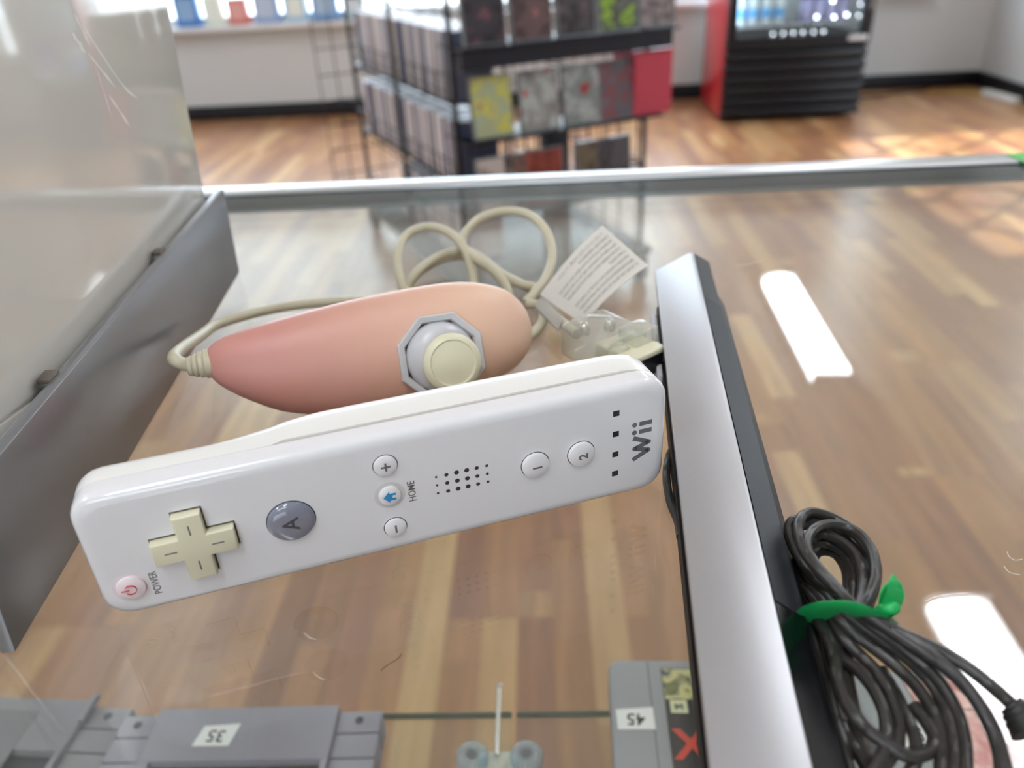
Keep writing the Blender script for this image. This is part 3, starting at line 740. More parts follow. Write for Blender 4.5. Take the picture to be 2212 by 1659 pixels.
# plus, home, minus
for nm, u, v, r in (('plus_button', 70.9, 25.9 + V, 2.95), ('home_button', 70.9, 16.7 + V, 2.85), ('minus_button', 71.1, 6.3 + V, 2.85)):
    if nm == 'home_button':
        face_lathe('home_surround', u, v, [(3.95, -.05), (3.95, .03), (3.7, .06), (3.2, .03), (0, 0)], mat('home_ring', (206, 204, 200), .3), rem)
    bt = button(nm, u, v, r, .75)
    if nm == 'home_button':
        bm = bmesh.new(); blue = mat('home_blue', (48, 142, 196), .4)
        hp = [(-1.75, 0), (-.15, 1.75), (-.15, 1.05), (1.45, 1.05), (1.45, .42), (.55, .42), (.55, -.42), (1.45, -.42), (1.45, -1.05), (-.15, -1.05), (-.15, -1.75)]
        prism(bm, [((u + a) * mm, (v + b_) * mm) for a, b_ in hp], -.00102, -.00085, axis='y'); link('home_symbol', bm, blue, bt)
    else:
        B('button_symbol', ((u - .26) * mm, -.00103, (v - 1.2) * mm), ((u + .26) * mm, -.0009, (v + 1.2) * mm), grey_ink, bt)
        if nm == 'plus_button': B('button_symbol', ((u - 1.2) * mm, -.00103, (v - .26) * mm), ((u + 1.2) * mm, -.0009, (v + .26) * mm), grey_ink, bt)
rtext('home_lettering', 'HOME', 76.6, 16.3 + V, 2.75, grey_ink, rem, sx=.82)
# speaker holes
hole_m = mat('hole_dark', (52, 48, 48), .7)
for i in range(6):
    for j in range(3):
        r = (.34, .55, .66, .66, .55, .42)[i]
        bm = bmesh.new(); lathe(bm, [(r * mm, .0001), (r * mm, -.00002), (0, -.00002)], 14, 'y', (83.1 + 2.68 * i) * mm, 0, (13.8 + 2.58 * j + V) * mm)
        link('speaker_hole', bm, hole_m, rem)
for s, u, v in (('1', 109.6, 15.9 + V), ('2', 122.6, 16.1 + V)):
    bt = button('number_button', u, v, 3.75, 1.0, dome=.35)
    rtext('button_number', s, u + .4, v - .3, 3.6, grey_ink, bt, -1.36, bold=.09)
for v in (26.3, 19.8, 13.15, 6.7):
    B('player_light', ((132.7 - .9) * mm, -.00005, (v + V - .85) * mm), ((132.7 + .9) * mm, .0002, (v + V + .85) * mm), mat('light_window', (44, 48, 48), .2), rem)
# printed logo
bm = bmesh.new(); lz = -.00004; logo = grey_ink
def stroke(p0, p1, th):
    (a0, b0), (a1, b1) = p0, p1; dx, dy = a1 - a0, b1 - b0; l_ = math.hypot(dx, dy); nx, ny = -dy / l_ * th / 2, dx / l_ * th / 2
    prism(bm, [((a0 + nx) * mm, (b0 + ny) * mm), ((a1 + nx) * mm, (b1 + ny) * mm), ((a1 - nx) * mm, (b1 - ny) * mm), ((a0 - nx) * mm, (b0 - ny) * mm)], lz, .0001, axis='y')
def dot(u, v, r): prism(bm, [(a * mm, b_ * mm) for a, b_ in circle(r, 20, u, v)], lz, .0001, axis='y')
wpts = [(137.9, 9.9 + V), (142.6, 12.2 + V), (138.4, 13.5 + V), (142.6, 14.9 + V), (137.9, 17.1 + V)]
for a, b_ in zip(wpts, wpts[1:]): stroke(a, b_, 1.4)
for p in wpts[1:-1]: dot(p[0], p[1], .70)
for v in (18.8 + V, 21.3 + V):
    stroke((139.6, v), (143.3, v), 1.35); dot(138.2, v, .74)
link('logo_lettering', bm, logo, rem)

# ------------------------------------------------------------------ nunchuk controller
tail = Vector((-.1068, .2150, G + .0226)); head = Vector((-.0058, .2520, G + .0186))
ax = (head - tail).normalized(); az = math.atan2(ax.y, ax.x)
NEL = math.radians(22)
nun = bpy.data.objects.new('nunchuk_controller', None); COL.objects.link(nun); nun.empty_display_size = .02
tag(nun, 'pink teardrop thumbstick controller with cream cord behind the white remote', 'game controller')
nrm_ = Vector((math.sin(az) * math.cos(NEL), -math.cos(az) * math.cos(NEL), math.sin(NEL)))
nrm_ = (nrm_ - ax * nrm_.dot(ax)).normalized(); wup = nrm_.cross(ax).normalized()
if wup.z < 0: wup = -wup
NM = Matrix((ax, wup, ax.cross(wup))).transposed().to_4x4(); NM.translation = tail     # local x along, y across (up), z out of the stick face
nun.matrix_world = NM
NI = NM.inverted()
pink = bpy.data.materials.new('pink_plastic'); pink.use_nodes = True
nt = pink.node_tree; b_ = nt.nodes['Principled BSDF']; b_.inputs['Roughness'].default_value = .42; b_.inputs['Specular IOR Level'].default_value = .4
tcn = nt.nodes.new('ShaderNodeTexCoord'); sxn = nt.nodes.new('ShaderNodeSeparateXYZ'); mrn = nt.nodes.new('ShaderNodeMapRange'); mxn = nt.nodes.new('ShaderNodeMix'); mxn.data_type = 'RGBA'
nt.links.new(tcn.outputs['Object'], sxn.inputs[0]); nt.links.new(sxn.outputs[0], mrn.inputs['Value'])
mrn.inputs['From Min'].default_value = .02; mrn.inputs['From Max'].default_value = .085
mxn.inputs['A'].default_value = lin((208, 148, 138)); mxn.inputs['B'].default_value = lin((226, 188, 162))      # colour runs from pink at the tail to paler peach at the head
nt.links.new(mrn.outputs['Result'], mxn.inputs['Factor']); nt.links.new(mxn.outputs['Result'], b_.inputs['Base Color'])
prof = [(0, 2.6, 2.8, 3.8), (.8, 4.2, 4.6, 3.6), (2.5, 6.2, 6.6, 3.2), (6, 8.5, 8.8, 2.5), (12, 11.2, 11.0, 1.2), (22, 14.6, 13.4, -.6), (36, 17.3, 15, -1.5), (52, 18.9, 16, -1.5), (68, 19.4, 16.8, -1.0),
        (82, 19.2, 17.2, -.4), (92, 18.6, 17.0, -.2), (100, 17.0, 15.8, 0), (107, 14.6, 13.6, .0), (112, 11.4, 10.6, -.2), (115.5, 7.2, 6.6, -.4), (117.2, 2.8, 2.6, -.5)]
def interp(prof, n):
    sp = spline([(p[0], p[1], p[2]) for p in prof], n); off = spline([(p[0], p[3], 0) for p in prof], n)
    return [(a.x, max(a.y, .5), max(a.z, .5), o_.y) for a, o_ in zip(sp, off)]
bm = bmesh.new(); rings = []
for x, hw_, hd, off in interp(prof, 3):
    ring = []
    for k in range(40):
        a = 2 * math.pi * k / 40; c_, s_ = math.cos(a), math.sin(a)
        e = .86 if s_ > 0 else .95
        yy = hw_ * math.copysign(abs(c_) ** e, c_); zz = hd * (.80 if s_ > 0 else 1.0) * math.copysign(abs(s_) ** e, s_)
        ring.append(bm.verts.new((x * .922 * mm, (yy + off) * mm, zz * mm)))
    rings.append(ring)
for A_, D_ in zip(rings, rings[1:]):
    for k in range(40): bm.faces.new((A_[k], A_[(k + 1) % 40], D_[(k + 1) % 40], D_[k]))
bm.faces.new(rings[0][::-1]); bm.faces.new(rings[-1])
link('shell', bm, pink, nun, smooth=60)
SX, SY, SZT = .0722, -.0046, .0147
grey_w = mat('stick_ring', (206, 206, 208), .3)
bm = bmesh.new(); R8 = math.pi / 8
def oct_ring(prof_, n=8):
    rs = [[bm.verts.new((SX + r * math.cos(R8 + k * math.pi / 4), SY + r * math.sin(R8 + k * math.pi / 4), zz)) for k in range(n)] for r, zz in prof_]
    for A_, D_ in zip(rs, rs[1:]):
        for k in range(n): bm.faces.new((A_[k], A_[(k + 1) % n], D_[(k + 1) % n], D_[k]))
    return rs
oct_ring([(.0150, SZT - .006), (.0150, SZT + .0006), (.0146, SZT + .0010), (.0128, SZT + .0003), (.0124, SZT - .0004), (.0121, SZT - .003)])
link('gate_ring', bm, grey_w, nun, smooth=25)
bm = bmesh.new(); rs = oct_ring([(.0121, SZT - .0035), (.0121, SZT - .0010)]); bm.faces.new(rs[-1])
link('gate_floor', bm, mat('gate_dark', (60, 58, 58), .6), nun)
bm = bmesh.new(); lathe(bm, [(.0116, SZT - .003), (.0115, SZT - .0004), (.0106, SZT + .0012), (.0086, SZT + .0026), (.0060, SZT + .0034), (0, SZT + .0036)], 40, 'z', SX, SY, 0)
link('stick_dome', bm, mat('dome_grey', (200, 200, 204), .3), nun, smooth=40)
bm = bmesh.new(); TX, TY = SX + .0015, SY - .0016
lathe(bm, [(.0045, SZT + .002), (.0045, SZT + .0050), (.0082, SZT + .0056), (.0094, SZT + .0066), (.0094, SZT + .0080), (.0086, SZT + .0090), (.0074, SZT + .0094), (.0070, SZT + .0089), (.0066, SZT + .0089), (.0040, SZT + .0095), (0, SZT + .0097)], 44, 'z', TX, TY, 0)
st = link('thumbstick', bm, cream, nun, smooth=35); st['label'] = 'yellowed cream thumbstick cap'
# strain relief and cord
cord_m = mat('cream_cord', (196, 190, 164), .42, noise=.05, nscale=120)
def to_local(M_, p): return M_ @ (Vector((p[0] * mm, p[1] * mm, p[2] * mm + G)))
bm = bmesh.new()
lathe(bm, [(.0046, .0018), (.0046, -.0004), (.0040, -.0008), (.0042, -.0012), (.0041, -.0022), (.0035, -.0025), (.0038, -.0029), (.0036, -.0038), (.0030, -.0041), (.0033, -.0045), (.0029, -.0056), (.0022, -.0060), (0, -.0060)], 20, 'x', 0, .0038, 0)
link('strain_relief', bm, cord_m, nun, smooth=30)
for k, path in enumerate(NCORD):
    bm = bmesh.new()
    pts = [to_local(NI, p) for p in path]
    if k == 0: pts = [Vector((.001, .0038, 0)), Vector((-.0055, .0042, -.001)), Vector((-.0095, .0075, -.006))] + pts[2:]
    tube(bm, pts, .0021, 12, 7)
    link('cord', bm, cord_m, nun, smooth=True)
# paper tag on the cord
paper = mat('tag_paper', (206, 203, 194), .6, noise=.02, nscale=60)
P0, P1, P2, P3 = [to_local(NI, p) for p in TAG[0]]
def tagpt(s, t):      # s across (0..1), t along (0..1); a slight curl
    p = (P0 * (1 - s) + P1 * s) * (1 - t) + (P3 * (1 - s) + P2 * s) * t
    nn = (P1 - P0).cross(P3 - P0).normalized()
    return p + nn * (.0022 * math.sin(math.pi * t))
bm = bmesh.new(); NT = 10
nn = (P1 - P0).cross(P3 - P0).normalized()
g0 = [[bm.verts.new(tagpt(s / 4, t / NT)) for s in range(5)] for t in range(NT + 1)]
g1 = [[bm.verts.new(tagpt(s / 4, t / NT) - nn * .00025) for s in range(5)] for t in range(NT + 1)]
for t in range(NT):
    for s in range(4):
        bm.faces.new((g0[t][s], g0[t][s + 1], g0[t + 1][s + 1], g0[t + 1][s])); bm.faces.new((g1[t][s], g1[t + 1][s], g1[t + 1][s + 1], g1[t][s + 1]))
for t in range(NT):
    for s in (0, 4): bm.faces.new((g0[t][s], g0[t + 1][s], g1[t + 1][s], g1[t][s]))
for t in (0, NT):
    for s in range(4): bm.faces.new((g0[t][s], g0[t][s + 1], g1[t][s + 1], g1[t][s]))
tg = link('paper_tag', bm, paper, nun, smooth=30); tg['label'] = 'white paper tag with rows of tiny grey instructions'
TXT = ['\u00b7 PUT THE WRIST STRAP THROUGH THE CONNECTOR HOOK AS SHOWN', '\u00b7 ZIEHE DIE HANDGELENKSCHLAUFE DURCH DEN HAKEN WIE GEZEIGT', '\u00b7 FAITES PASSER LA DRAGONNE DANS LE CROCHET DU CONNECTEUR',
       'COMME INDIQU\u00c9', '\u00b7 SCHUIF HET POLSBANDJE DOOR DE CONNECTORCLIP ZOALS GETOOND', '\u00b7 PASA LA CORREA POR EL PASADOR DEL CONECTOR, TAL COMO SE INDICA', '\u00b7 FAR PASSARE IL LACCETTO SOTTO IL FERMO CHE SI TROVA SUL',
       'CONNETTORE, COME INDICATO', '\u00b7 \u30d5\u30c3\u30af\u306b\u30b9\u30c8\u30e9\u30c3\u30d7\u306e\u30d2\u30e2\u3092\u901a\u3057\u3066\u304f\u3060\u3055\u3044']
tl_ = (P3 - P0).length; tw_ = (P1 - P0).length
tag_ink = mat('tag_ink', (120, 116, 118), .6)
for k, s in enumerate(TXT):
    sp = .93 - .86 * (k + .5) / len(TXT)
    cu = bpy.data.curves.new('t', 'FONT'); cu.body = s; cu.size = 1; cu.align_y = 'CENTER'; cu.resolution_u = 2
    tmp = bpy.data.objects.new('tmp_text', cu); COL.objects.link(tmp)
    dg = bpy.context.evaluated_depsgraph_get(); dg.update()
    me = bpy.data.meshes.new_from_object(tmp.evaluated_get(dg)); bpy.data.objects.remove(tmp); bpy.data.curves.remove(cu)
    xm = max(v.co.x for v in me.vertices); full = len(s) > 35
    lw = (.84 if full else (.74 if k == 8 else .84 * xm / 27.0)); hgt = .075
    for v in me.vertices:       # reading direction runs from the free end down to the cord
        v.co = tagpt(sp - v.co.y * hgt, .95 - lw * v.co.x / xm) + nn * .00006
    me.materials.clear(); me.materials.append(tag_ink); me.name = 'tag_print'
    o = bpy.data.objects.new('tag_print', me); COL.objects.link(o); o.parent = tg
bm = bmesh.new()
q = [to_local(NI, p) for p in TAG[1]]
vs = [bm.verts.new(p + nn * d_) for d_ in (.0010, -.0010) for p in q]
for f in ((0, 1, 2, 3), (7, 6, 5, 4), (0, 4, 5, 1), (1, 5, 6, 2), (2, 6, 7, 3), (3, 7, 4, 0)): bm.faces.new([vs[i] for i in f])
link('clear_tape', bm, glass('tape_clear', (.93, .93, .92), rough=.1, film=.35, film_rgb=(214, 214, 216)), nun)
# plug in a clear cap
c0, c1 = [to_local(NI, (p[0], p[1], 7.0)) for p in (CONN[0][0], CONN[0][4])]
NIr = NI.to_3x3(); zup = (NIr @ Vector((0, 0, 1))).normalized()
cx_ = (c1 - c0).normalized(); cy_ = zup.cross(cx_).normalized()
CM = Matrix((cx_, cy_, cx_.cross(cy_))).transposed().to_4x4(); CM.translation = c0
clear = glass('clear_cap', (.90, .91, .88), rough=.03, film=.26, film_rgb=(226, 226, 216))
def cbox(name, lo, hi, m, parent=nun, bev=.0012, seg=3):
    bm = bmesh.new(); box(bm, lo, hi, bev, seg); bmesh.ops.transform(bm, matrix=CM, verts=bm.verts[:]); return link(name, bm, m, parent, smooth=30)
cap = cbox('clear_cap', (.001, -.0105, -.0062), (.0265, .0115, .0078), clear, bev=.003)
cbox('cap_latch', (.0225, -.0010, .0040), (.0320, .0105, .0105), clear, cap)
cbox('cap_latch', (.0255, -.0085, -.002), (.0310, -.0025, .0070), clear, cap)
steel = mat('bright_steel', (215, 215, 212), .12, metal=1.0)
for (a, d_) in ((.0065, -.002), (.0105, .0070)):
    bm = bmesh.new(); lathe(bm, [(0, .0032), (.0012, .0030), (.0021, .0018), (.0024, 0), (.0021, -.0018), (0, -.003)], 20, 'z', a, d_, .0040)
    bmesh.ops.transform(bm, matrix=CM, verts=bm.verts[:]); link('steel_post', bm, steel, cap, smooth=50)
cbox('plug_body', (.0190, -.0085, -.0050), (.0375, .0085, .0055), cream, bev=.001)
cbox('plug_socket', (.0372, -.0065, -.0032), (.0378, .0065, .0037), mat('socket_black', (26, 26, 28), .4), bev=0)

# ------------------------------------------------------------------ sensor bar
SBZ = .014
sb = empty('sensor_bar', (.0261, .0853, G), math.radians(-5.3))
tag(sb, 'long silver and black sensor bar running away beside the white remote', 'sensor bar')
silver = mat('bar_silver', (176, 177, 180), .38, metal=.6, noise=.025, nscale=900)
matte_black = mat('bar_matte_black', (22, 25, 29), .5, spec=.35, bump=.08, bscale=3000)
gloss_black = mat('bar_window', (12, 13, 17), .22, spec=.5)
Y0, Y1L, Y1R = -.012, .2256, .2461
bm = bmesh.new(); prism(bm, [(0, Y0), (.0174, Y0), (.0174, Y1R), (.0150, Y1R - .0004), (0, Y1L)], .0122, SBZ, .0004, 2)
link('top_cover', bm, silver, sb, smooth=30)
def front_piece(name, ya, yb, m, tip=False, d_=0.0):
    bm = bmesh.new()
    sec = [(.0176, .0138 - d_), (.0182 , .0134 - d_), (.0246 - d_, .0088), (.0250 - d_, .0080), (.0246 - d_, .0068), (.0176, .0068)]
    A_ = [bm.verts.new((x, ya, z)) for x, z in sec]; D_ = [bm.verts.new((x, yb + (.0 if not tip else (x - .0176) * .35), z)) for x, z in sec]
    n = len(sec)
    for k in range(n): bm.faces.new((A_[k], A_[(k + 1) % n], D_[(k + 1) % n], D_[k]))
    bm.faces.new(A_); bm.faces.new(D_)
    return link(name, bm, m, sb, smooth=25)
front_piece('front_panel', .0400, .2008, matte_black)
front_piece('infrared_window', .2012, Y1R, gloss_black, True, .0002)
front_piece('infrared_window', Y0, .0396, gloss_black, False, .0002)
bm = bmesh.new(); prism(bm, [(.0006, Y0), (.0174, Y0), (.0174, Y1R - .001), (.0006, Y1L - .001)], .0068, .0121); link('housing', bm, matte_black, sb)
bm = bmesh.new()
sec = [(.0, .0067), (.0249, .0067), (.0284, .0012), (.0284, .0001), (.0, .0001)]
A_ = [bm.verts.new((x, Y0, z)) for x, z in sec]; D_ = [bm.verts.new((x, .2195 if x > .01 else .205, z)) for x, z in sec]
for k in range(5): bm.faces.new((A_[k], A_[(k + 1) % 5], D_[(k + 1) % 5], D_[k]))
bm.faces.new(A_); bm.faces.new(D_)
link('lower_housing', bm, mat('bar_lower_black', (20, 21, 23), .55, spec=.35), sb, smooth=25)
B('rubber_foot', (-.0022, .150, .0001), (-.0002, .199, .0062), mat('foot_pale', (196, 194, 198), .5), sb, bev=.0006)

# ------------------------------------------------------------------ black cord of the sensor bar, coiled and tied
black_cord = mat('black_cord', (50, 48, 46), .36, spec=.5)
def P3d(path): return [(p[0] * mm, p[1] * mm, max(p[2], 1.5) * mm + G) for p in path]
cc = empty('coiled_cord', (.066, .118, G)); tag(cc, 'bundle of thin black cord coiled and tied beside the sensor bar', 'cable')
def childize(o): o.parent = cc; o.matrix_parent_inverse = Matrix.Translation((-.066, -.118, -G)); return o
for path in BUNDLE:
    bm = bmesh.new(); tube(bm, P3d(path), .00130, 9, 6); childize(link('cord_strand', bm, black_cord, None, smooth=True))
bm = bmesh.new(); tube(bm, P3d(PLUGPATH[0]), [.0024, .0030, .0030, .0034, .0034, .0036, .0038], 14, 6)
childize(link('plug', bm, mat('plug_black', (32, 32, 32), .5), None, smooth=30))
bm = bmesh.new(); tube(bm, P3d(HOOK[0]), .00120, 9, 6)
link('cord_loop', bm, black_cord, None, smooth=True)
tag(bpy.data.objects['cord_loop'], 'single black cord loop between the white remote and the sensor bar', 'cable')
green = mat('tie_green', (30, 170, 90), .42, noise=.08, nscale=300)
tie = empty('green_tie', (.063, .121, G + .001)); tag(tie, 'green plastic tie knotted around the black cord bundle', 'cable tie')
def tchild(o): o.parent = tie; o.matrix_parent_inverse = Matrix.Translation((-.063, -.121, -G - .001)); return o
bm = bmesh.new(); pts = P3d(TIE[0])
tube(bm, pts, .002, 10, 6, flat=(.0074, .0012)); tube(bm, P3d(TIEB[0]), .002, 10, 6, flat=(.0058, .0010))
tchild(link('band', bm, green, None, smooth=50))
bm = bmesh.new(); tube(bm, [(.0692, .1228, G + .0095), (.0700, .1216, G + .0125), (.0716, .1218, G + .0128), (.0718, .1232, G + .0105), (.0705, .1236, G + .0085), (.0694, .1226, G + .009)], .0015, 10, 5)
tchild(link('knot', bm, green, None, smooth=True))
for k, path in enumerate(TAIL):
    bm = bmesh.new(); C = spline(P3d(path), 5); n = len(C); L_, R_ = [], []
    side = Vector((.8, .25, -.55)).normalized()
    for i, p in enumerate(C):
        t = i / (n - 1); wd = (.0007 + .0021 * math.sin(math.pi * min(1, t * .75 + .22)) ** 1.2) * (1 - .85 * max(0, t - .82) / .18) * (.75 if k == 0 else 1.1)
        for sgn, arr in ((-1, L_), (1, R_)):
            arr.append((bm.verts.new(p + side * wd * sgn + Vector((0, -.0003, 0))), bm.verts.new(p + side * wd * sgn + Vector((0, .0003, 0)))))
    for i in range(n - 1):
        a, b_, c_, d_ = L_[i], L_[i + 1], R_[i], R_[i + 1]
        bm.faces.new((a[0], b_[0], d_[0], c_[0])); bm.faces.new((a[1], c_[1], d_[1], b_[1]))
        bm.faces.new((a[0], a[1], b_[1], b_[0])); bm.faces.new((c_[0], d_[0], d_[1], c_[1]))
    for i in (0, n - 1): bm.faces.new((L_[i][0], R_[i][0], R_[i][1], L_[i][1]))
    tchild(link('tie_end', bm, green, None, smooth=50))

# ================================================================== BACKGROUND
# ------------------------------------------------------------------ drinks cooler
fr = empty('drinks_cooler', (1.105, 4.975, 0)); tag(fr, 'black-fronted drinks cooler with red side and lit glass door', 'drinks cooler')
FW, FD, FH = .825, .66, 1.90
red_m = mat('cooler_red', (186, 36, 50), .35, coat=.3); blk = mat('cooler_black', (10, 12, 18), .4, spec=.35)
lit = mat('cooler_liner', (220, 228, 228), .5)
B('side_wall', (0, .06, .02), (.03, FD, FH), red_m, fr, bev=.004); B('side_wall', (FW - .03, .06, .02), (FW, FD, FH), blk, fr, bev=.004)
B('back_wall', (.03, FD - .03, .02), (FW - .03, FD, FH), lit, fr); B('cooler_roof', (.0, .02, FH - .26), (FW, FD, FH), red_m, fr, bev=.004)
B('machine_deck', (.03, .06, .02), (FW - .03, FD - .03, .46), blk, fr)
B('inner_liner', (.0301, .07, .46), (.034, FD - .031, FH - .26), lit, fr); B('inner_liner', (FW - .034, .07, .46), (FW - .0301, FD - .031, FH - .26), lit, fr)
for k in range(6): B('grille_slat', (.004, .0, .03 + k * .063), (FW - .004, .058, .03 + k * .063 + .052), blk, fr, bev=.01)
bm = bmesh.new()
box(bm, (.004, 0, .412), (FW - .004, .055, .475)); box(bm, (.004, 0, FH - .30), (FW - .004, .055, FH - .26))
box(bm, (.004, 0, .475), (.055, .055, FH - .30)); box(bm, (FW - .055, 0, .475), (FW - .004, .055, FH - .30))
link('door_frame', bm, blk, fr)
B('door_glass', (.055, .02, .475), (FW - .055, .028, FH - .30), glass('cooler_glass', (.95, .98, .98)), fr)
B('door_handle', (FW - .045, -.035, .60), (FW - .022, 0, 1.20), mat('handle_grey', (120, 122, 126), .35, metal=.6), fr, bev=.006)
B('badge', (FW - .13, -.006, .440), (FW - .02, 0, .466), mat('badge_silver', (190, 190, 192), .4), fr, bev=.002)
tube_m = emission('cooler_light', (226, 240, 255), 22.0)
B('light_strip', (.036, .060, .50), (.046, .072, FH - .32), tube_m, fr, bev=.002); B('light_strip', (.06, .07, FH - .29), (FW - .06, .10, FH - .27), tube_m, fr, bev=.002)
dot_m = emission('cooler_dot', (235, 245, 255), 22.0)
def dotm(x, y, z, r=.0028):
    bm = bmesh.new(); lathe(bm, [(0, -r), (r * .7, -r * .7), (r, 0), (r * .7, r * .7), (0, r)], 8, 'z', x, y, z); return link('door_light', bm, dot_m, fr, smooth=True)
for k in range(6): dotm(.28 + k * .058, .066, .486)
for k in range(6): dotm(FW - .066, .066, .56 + k * .06)
for xx, zz in ((.52, .565), (.62, .560), (.69, .568), (.60, .645)): dotm(xx, .066, zz, .0045)
for zz in (.53, .82, 1.11, 1.38):
    bm = bmesh.new()
    for k in range(14): rod(bm, (.04 + k * .057, .09, zz), (.04 + k * .057, FD - .04, zz), .0022, 5)
    rod(bm, (.036, .09, zz - .004), (FW - .036, .09, zz - .004), .003, 6); rod(bm, (.036, FD - .05, zz - .004), (FW - .036, FD - .05, zz - .004), .003, 6)
    link('wire_shelf', bm, mat('shelf_wire_white', (225, 228, 230), .4), fr)
fx, fy = 1.105, 4.975
def can(x, y, z, col, nm, label, group, h_=.122, r=.033):
    t = empty(nm, (x, y, z)); tag(t, label, 'drink can', group)
    bm = bmesh.new(); lathe(bm, [(r * .8, 0), (r, .008), (r, h_ - .012), (r * .82, h_ - .002), (r * .78, h_)], 18); link('can_body', bm, mat('can_%d_%d' % (col[0], col[2]), col, .3, metal=.3), t, smooth=40)
    bm = bmesh.new(); lathe(bm, [(r * .78, h_ - .003), (r * .74, h_ - .004), (0, h_ - .004)], 18); link('can_lid', bm, mat('can_lid', (200, 200, 204), .25, metal=.9), t)
for k in range(4): can(fx + .47 + k * .072, fy + .135, .5345, (176, 174, 214), 'drink_can', 'pale lilac drink can on the bottom shelf of the cooler', 'lilac cans in the cooler')
for k in range(4): can(fx + .47 + k * .072, fy + .135, .6570, (92, 86, 190), 'drink_can', 'purple-blue drink can stacked on the lilac cans in the cooler', 'purple-blue cans in the cooler')
def bottle(x, y, z, col, label, group, h_=.21, r=.031, band=False):
    t = empty('drink_bottle', (x, y, z)); tag(t, label, 'bottle', group)
    bm = bmesh.new(); lathe(bm, [(r * .8, 0), (r, .006), (r, h_ * .62), (r * .85, h_ * .74), (.013, h_ * .9), (.013, h_ * .95)], 18)
    link('bottle_body', bm, mat('bottle_%d' % col[0], col, .15), t, smooth=40)
    if band:
        bm = bmesh.new(); lathe(bm, [(r + .0002, h_ * .16), (r + .0006, h_ * .17), (r + .0006, h_ * .40), (r + .0002, h_ * .41)], 18); link('label_band', bm, mat('band_blue', (92, 168, 226), .3), t, smooth=40)
    bm = bmesh.new(); lathe(bm, [(.015, h_ * .93), (.015, h_), (0, h_)], 14); link('bottle_cap', bm, mat('bottle_cap', (235, 235, 240), .4), t)
for k in range(4): bottle(fx + .10 + k * .073, fy + .135, .5345, (206, 218, 222), 'clear water bottle with blue label band on the bottom shelf of the cooler', 'water bottles in the cooler', band=True)
for k in range(9): bottle(fx + .10 + k * .073, fy + .135, .8245, (190, 206, 214), 'clear drink bottle on an upper shelf of the cooler', 'clear bottles in the cooler')

# ------------------------------------------------------------------ wire rack with game cases
RC = Vector((-.235, 2.31, 0)); RA = math.radians(26.7)
rack = empty('wire_rack', RC, RA); tag(rack, 'black wire display rack on casters holding rows of game cases', 'display rack')
RM = Matrix.Translation(RC) @ Matrix.Rotation(RA, 4, 'Z')
wire = mat('rack_wire', (26, 28, 34), .4); sheet = mat('rack_sheet', (24, 28, 38), .4)
LX, LY, LH = .64, 1.06, 1.62
for (x, y) in ((0, 0), (LX, 0), (0, LY), (LX, LY), (0, .53)):
    bm = bmesh.new(); rod(bm, (x, y, .09), (x, y, LH), .0085, 8); link('post', bm, wire, rack, smooth=True)
for z in (.14, .40, .65, .90, 1.15, 1.4, 1.6):
    for a, b_ in (((0, 0), (LX, 0)), ((LX, 0), (LX, LY)), ((LX, LY), (0, LY)), ((0, LY), (0, 0))):
        bm = bmesh.new(); rod(bm, (*a, z), (*b_, z), .0035, 6); link('cross_wire', bm, wire, rack)
bm = bmesh.new()     # open wire grid at the far end of the rack
for k in range(9): rod(bm, (-.14 + k * .07, LY + .01, .12), (-.14 + k * .07, LY + .01, LH), .0024, 5)
for k in range(16): rod(bm, (-.14, LY + .01, .16 + k * .095), (.42, LY + .01, .16 + k * .095), .0024, 5)
link('grid_panel', bm, wire, rack)
bm = bmesh.new()
for k in range(10): rod(bm, (LX + .005, .04 + k * .105, .12), (LX + .005, .04 + k * .105, LH), .0024, 5)
for k in range(12): rod(bm, (LX + .005, 0, .16 + k * .125), (LX + .005, LY, .16 + k * .125), .0024, 5)
link('grid_panel', bm, wire, rack)
bm = bmesh.new()
for k in range(17): rod(bm, (.03 + k * .036, -.012, .42), (.03 + k * .036, -.012, .56), .0018, 5)
rod(bm, (0, -.012, .42), (LX, -.012, .42), .003, 6)
link('front_wires', bm, wire, rack)
B('base_shelf', (-.03, -.03, .100), (LX + .03, LY + .03, .125), sheet, rack, bev=.004)
for (x, y) in ((0, 0), (LX, 0), (0, LY), (LX, LY)):
    c_ = empty('caster', (x, y, 0)); c_.parent = rack
    bm = bmesh.new(); lathe(bm, [(.0, -.014), (.030, -.014), (.036, -.010), (.036, .010), (.030, .014), (0, .014)], 20, 'x', 0, 0, .0365); link('wheel', bm, mat('caster_rubber', (30, 30, 32), .5), c_, smooth=40)
    bm = bmesh.new(); box(bm, (-.022, -.016, .035), (-.017, .016, .1)); box(bm, (.017, -.016, .035), (.022, .016, .1)); box(bm, (-.022, -.016, .085), (.022, .016, .1)); link('fork', bm, wire, c_)
rows_left = (.672, .430, .190)
for z in rows_left:      # trays on the long side, wires outside
    B('tray', (-.006, .0, z - .006), (.14, LY - .02, z), sheet, rack, bev=.001)
    bm = bmesh.new()
    for dz in (.03, .075): rod(bm, (-.012, 0, z + dz), (-.012, LY - .02, z + dz), .0022, 6)
    for k in range(11): rod(bm, (-.012, .01 + k * .1, z - .004), (-.012, .01 + k * .1, z + .076), .0022, 6)
    link('tray_lip', bm, wire, rack)
for z in (.572, .350): B('tray', (.0, -.075, z - .006), (LX + .02, .10, z), sheet, rack, bev=.001)
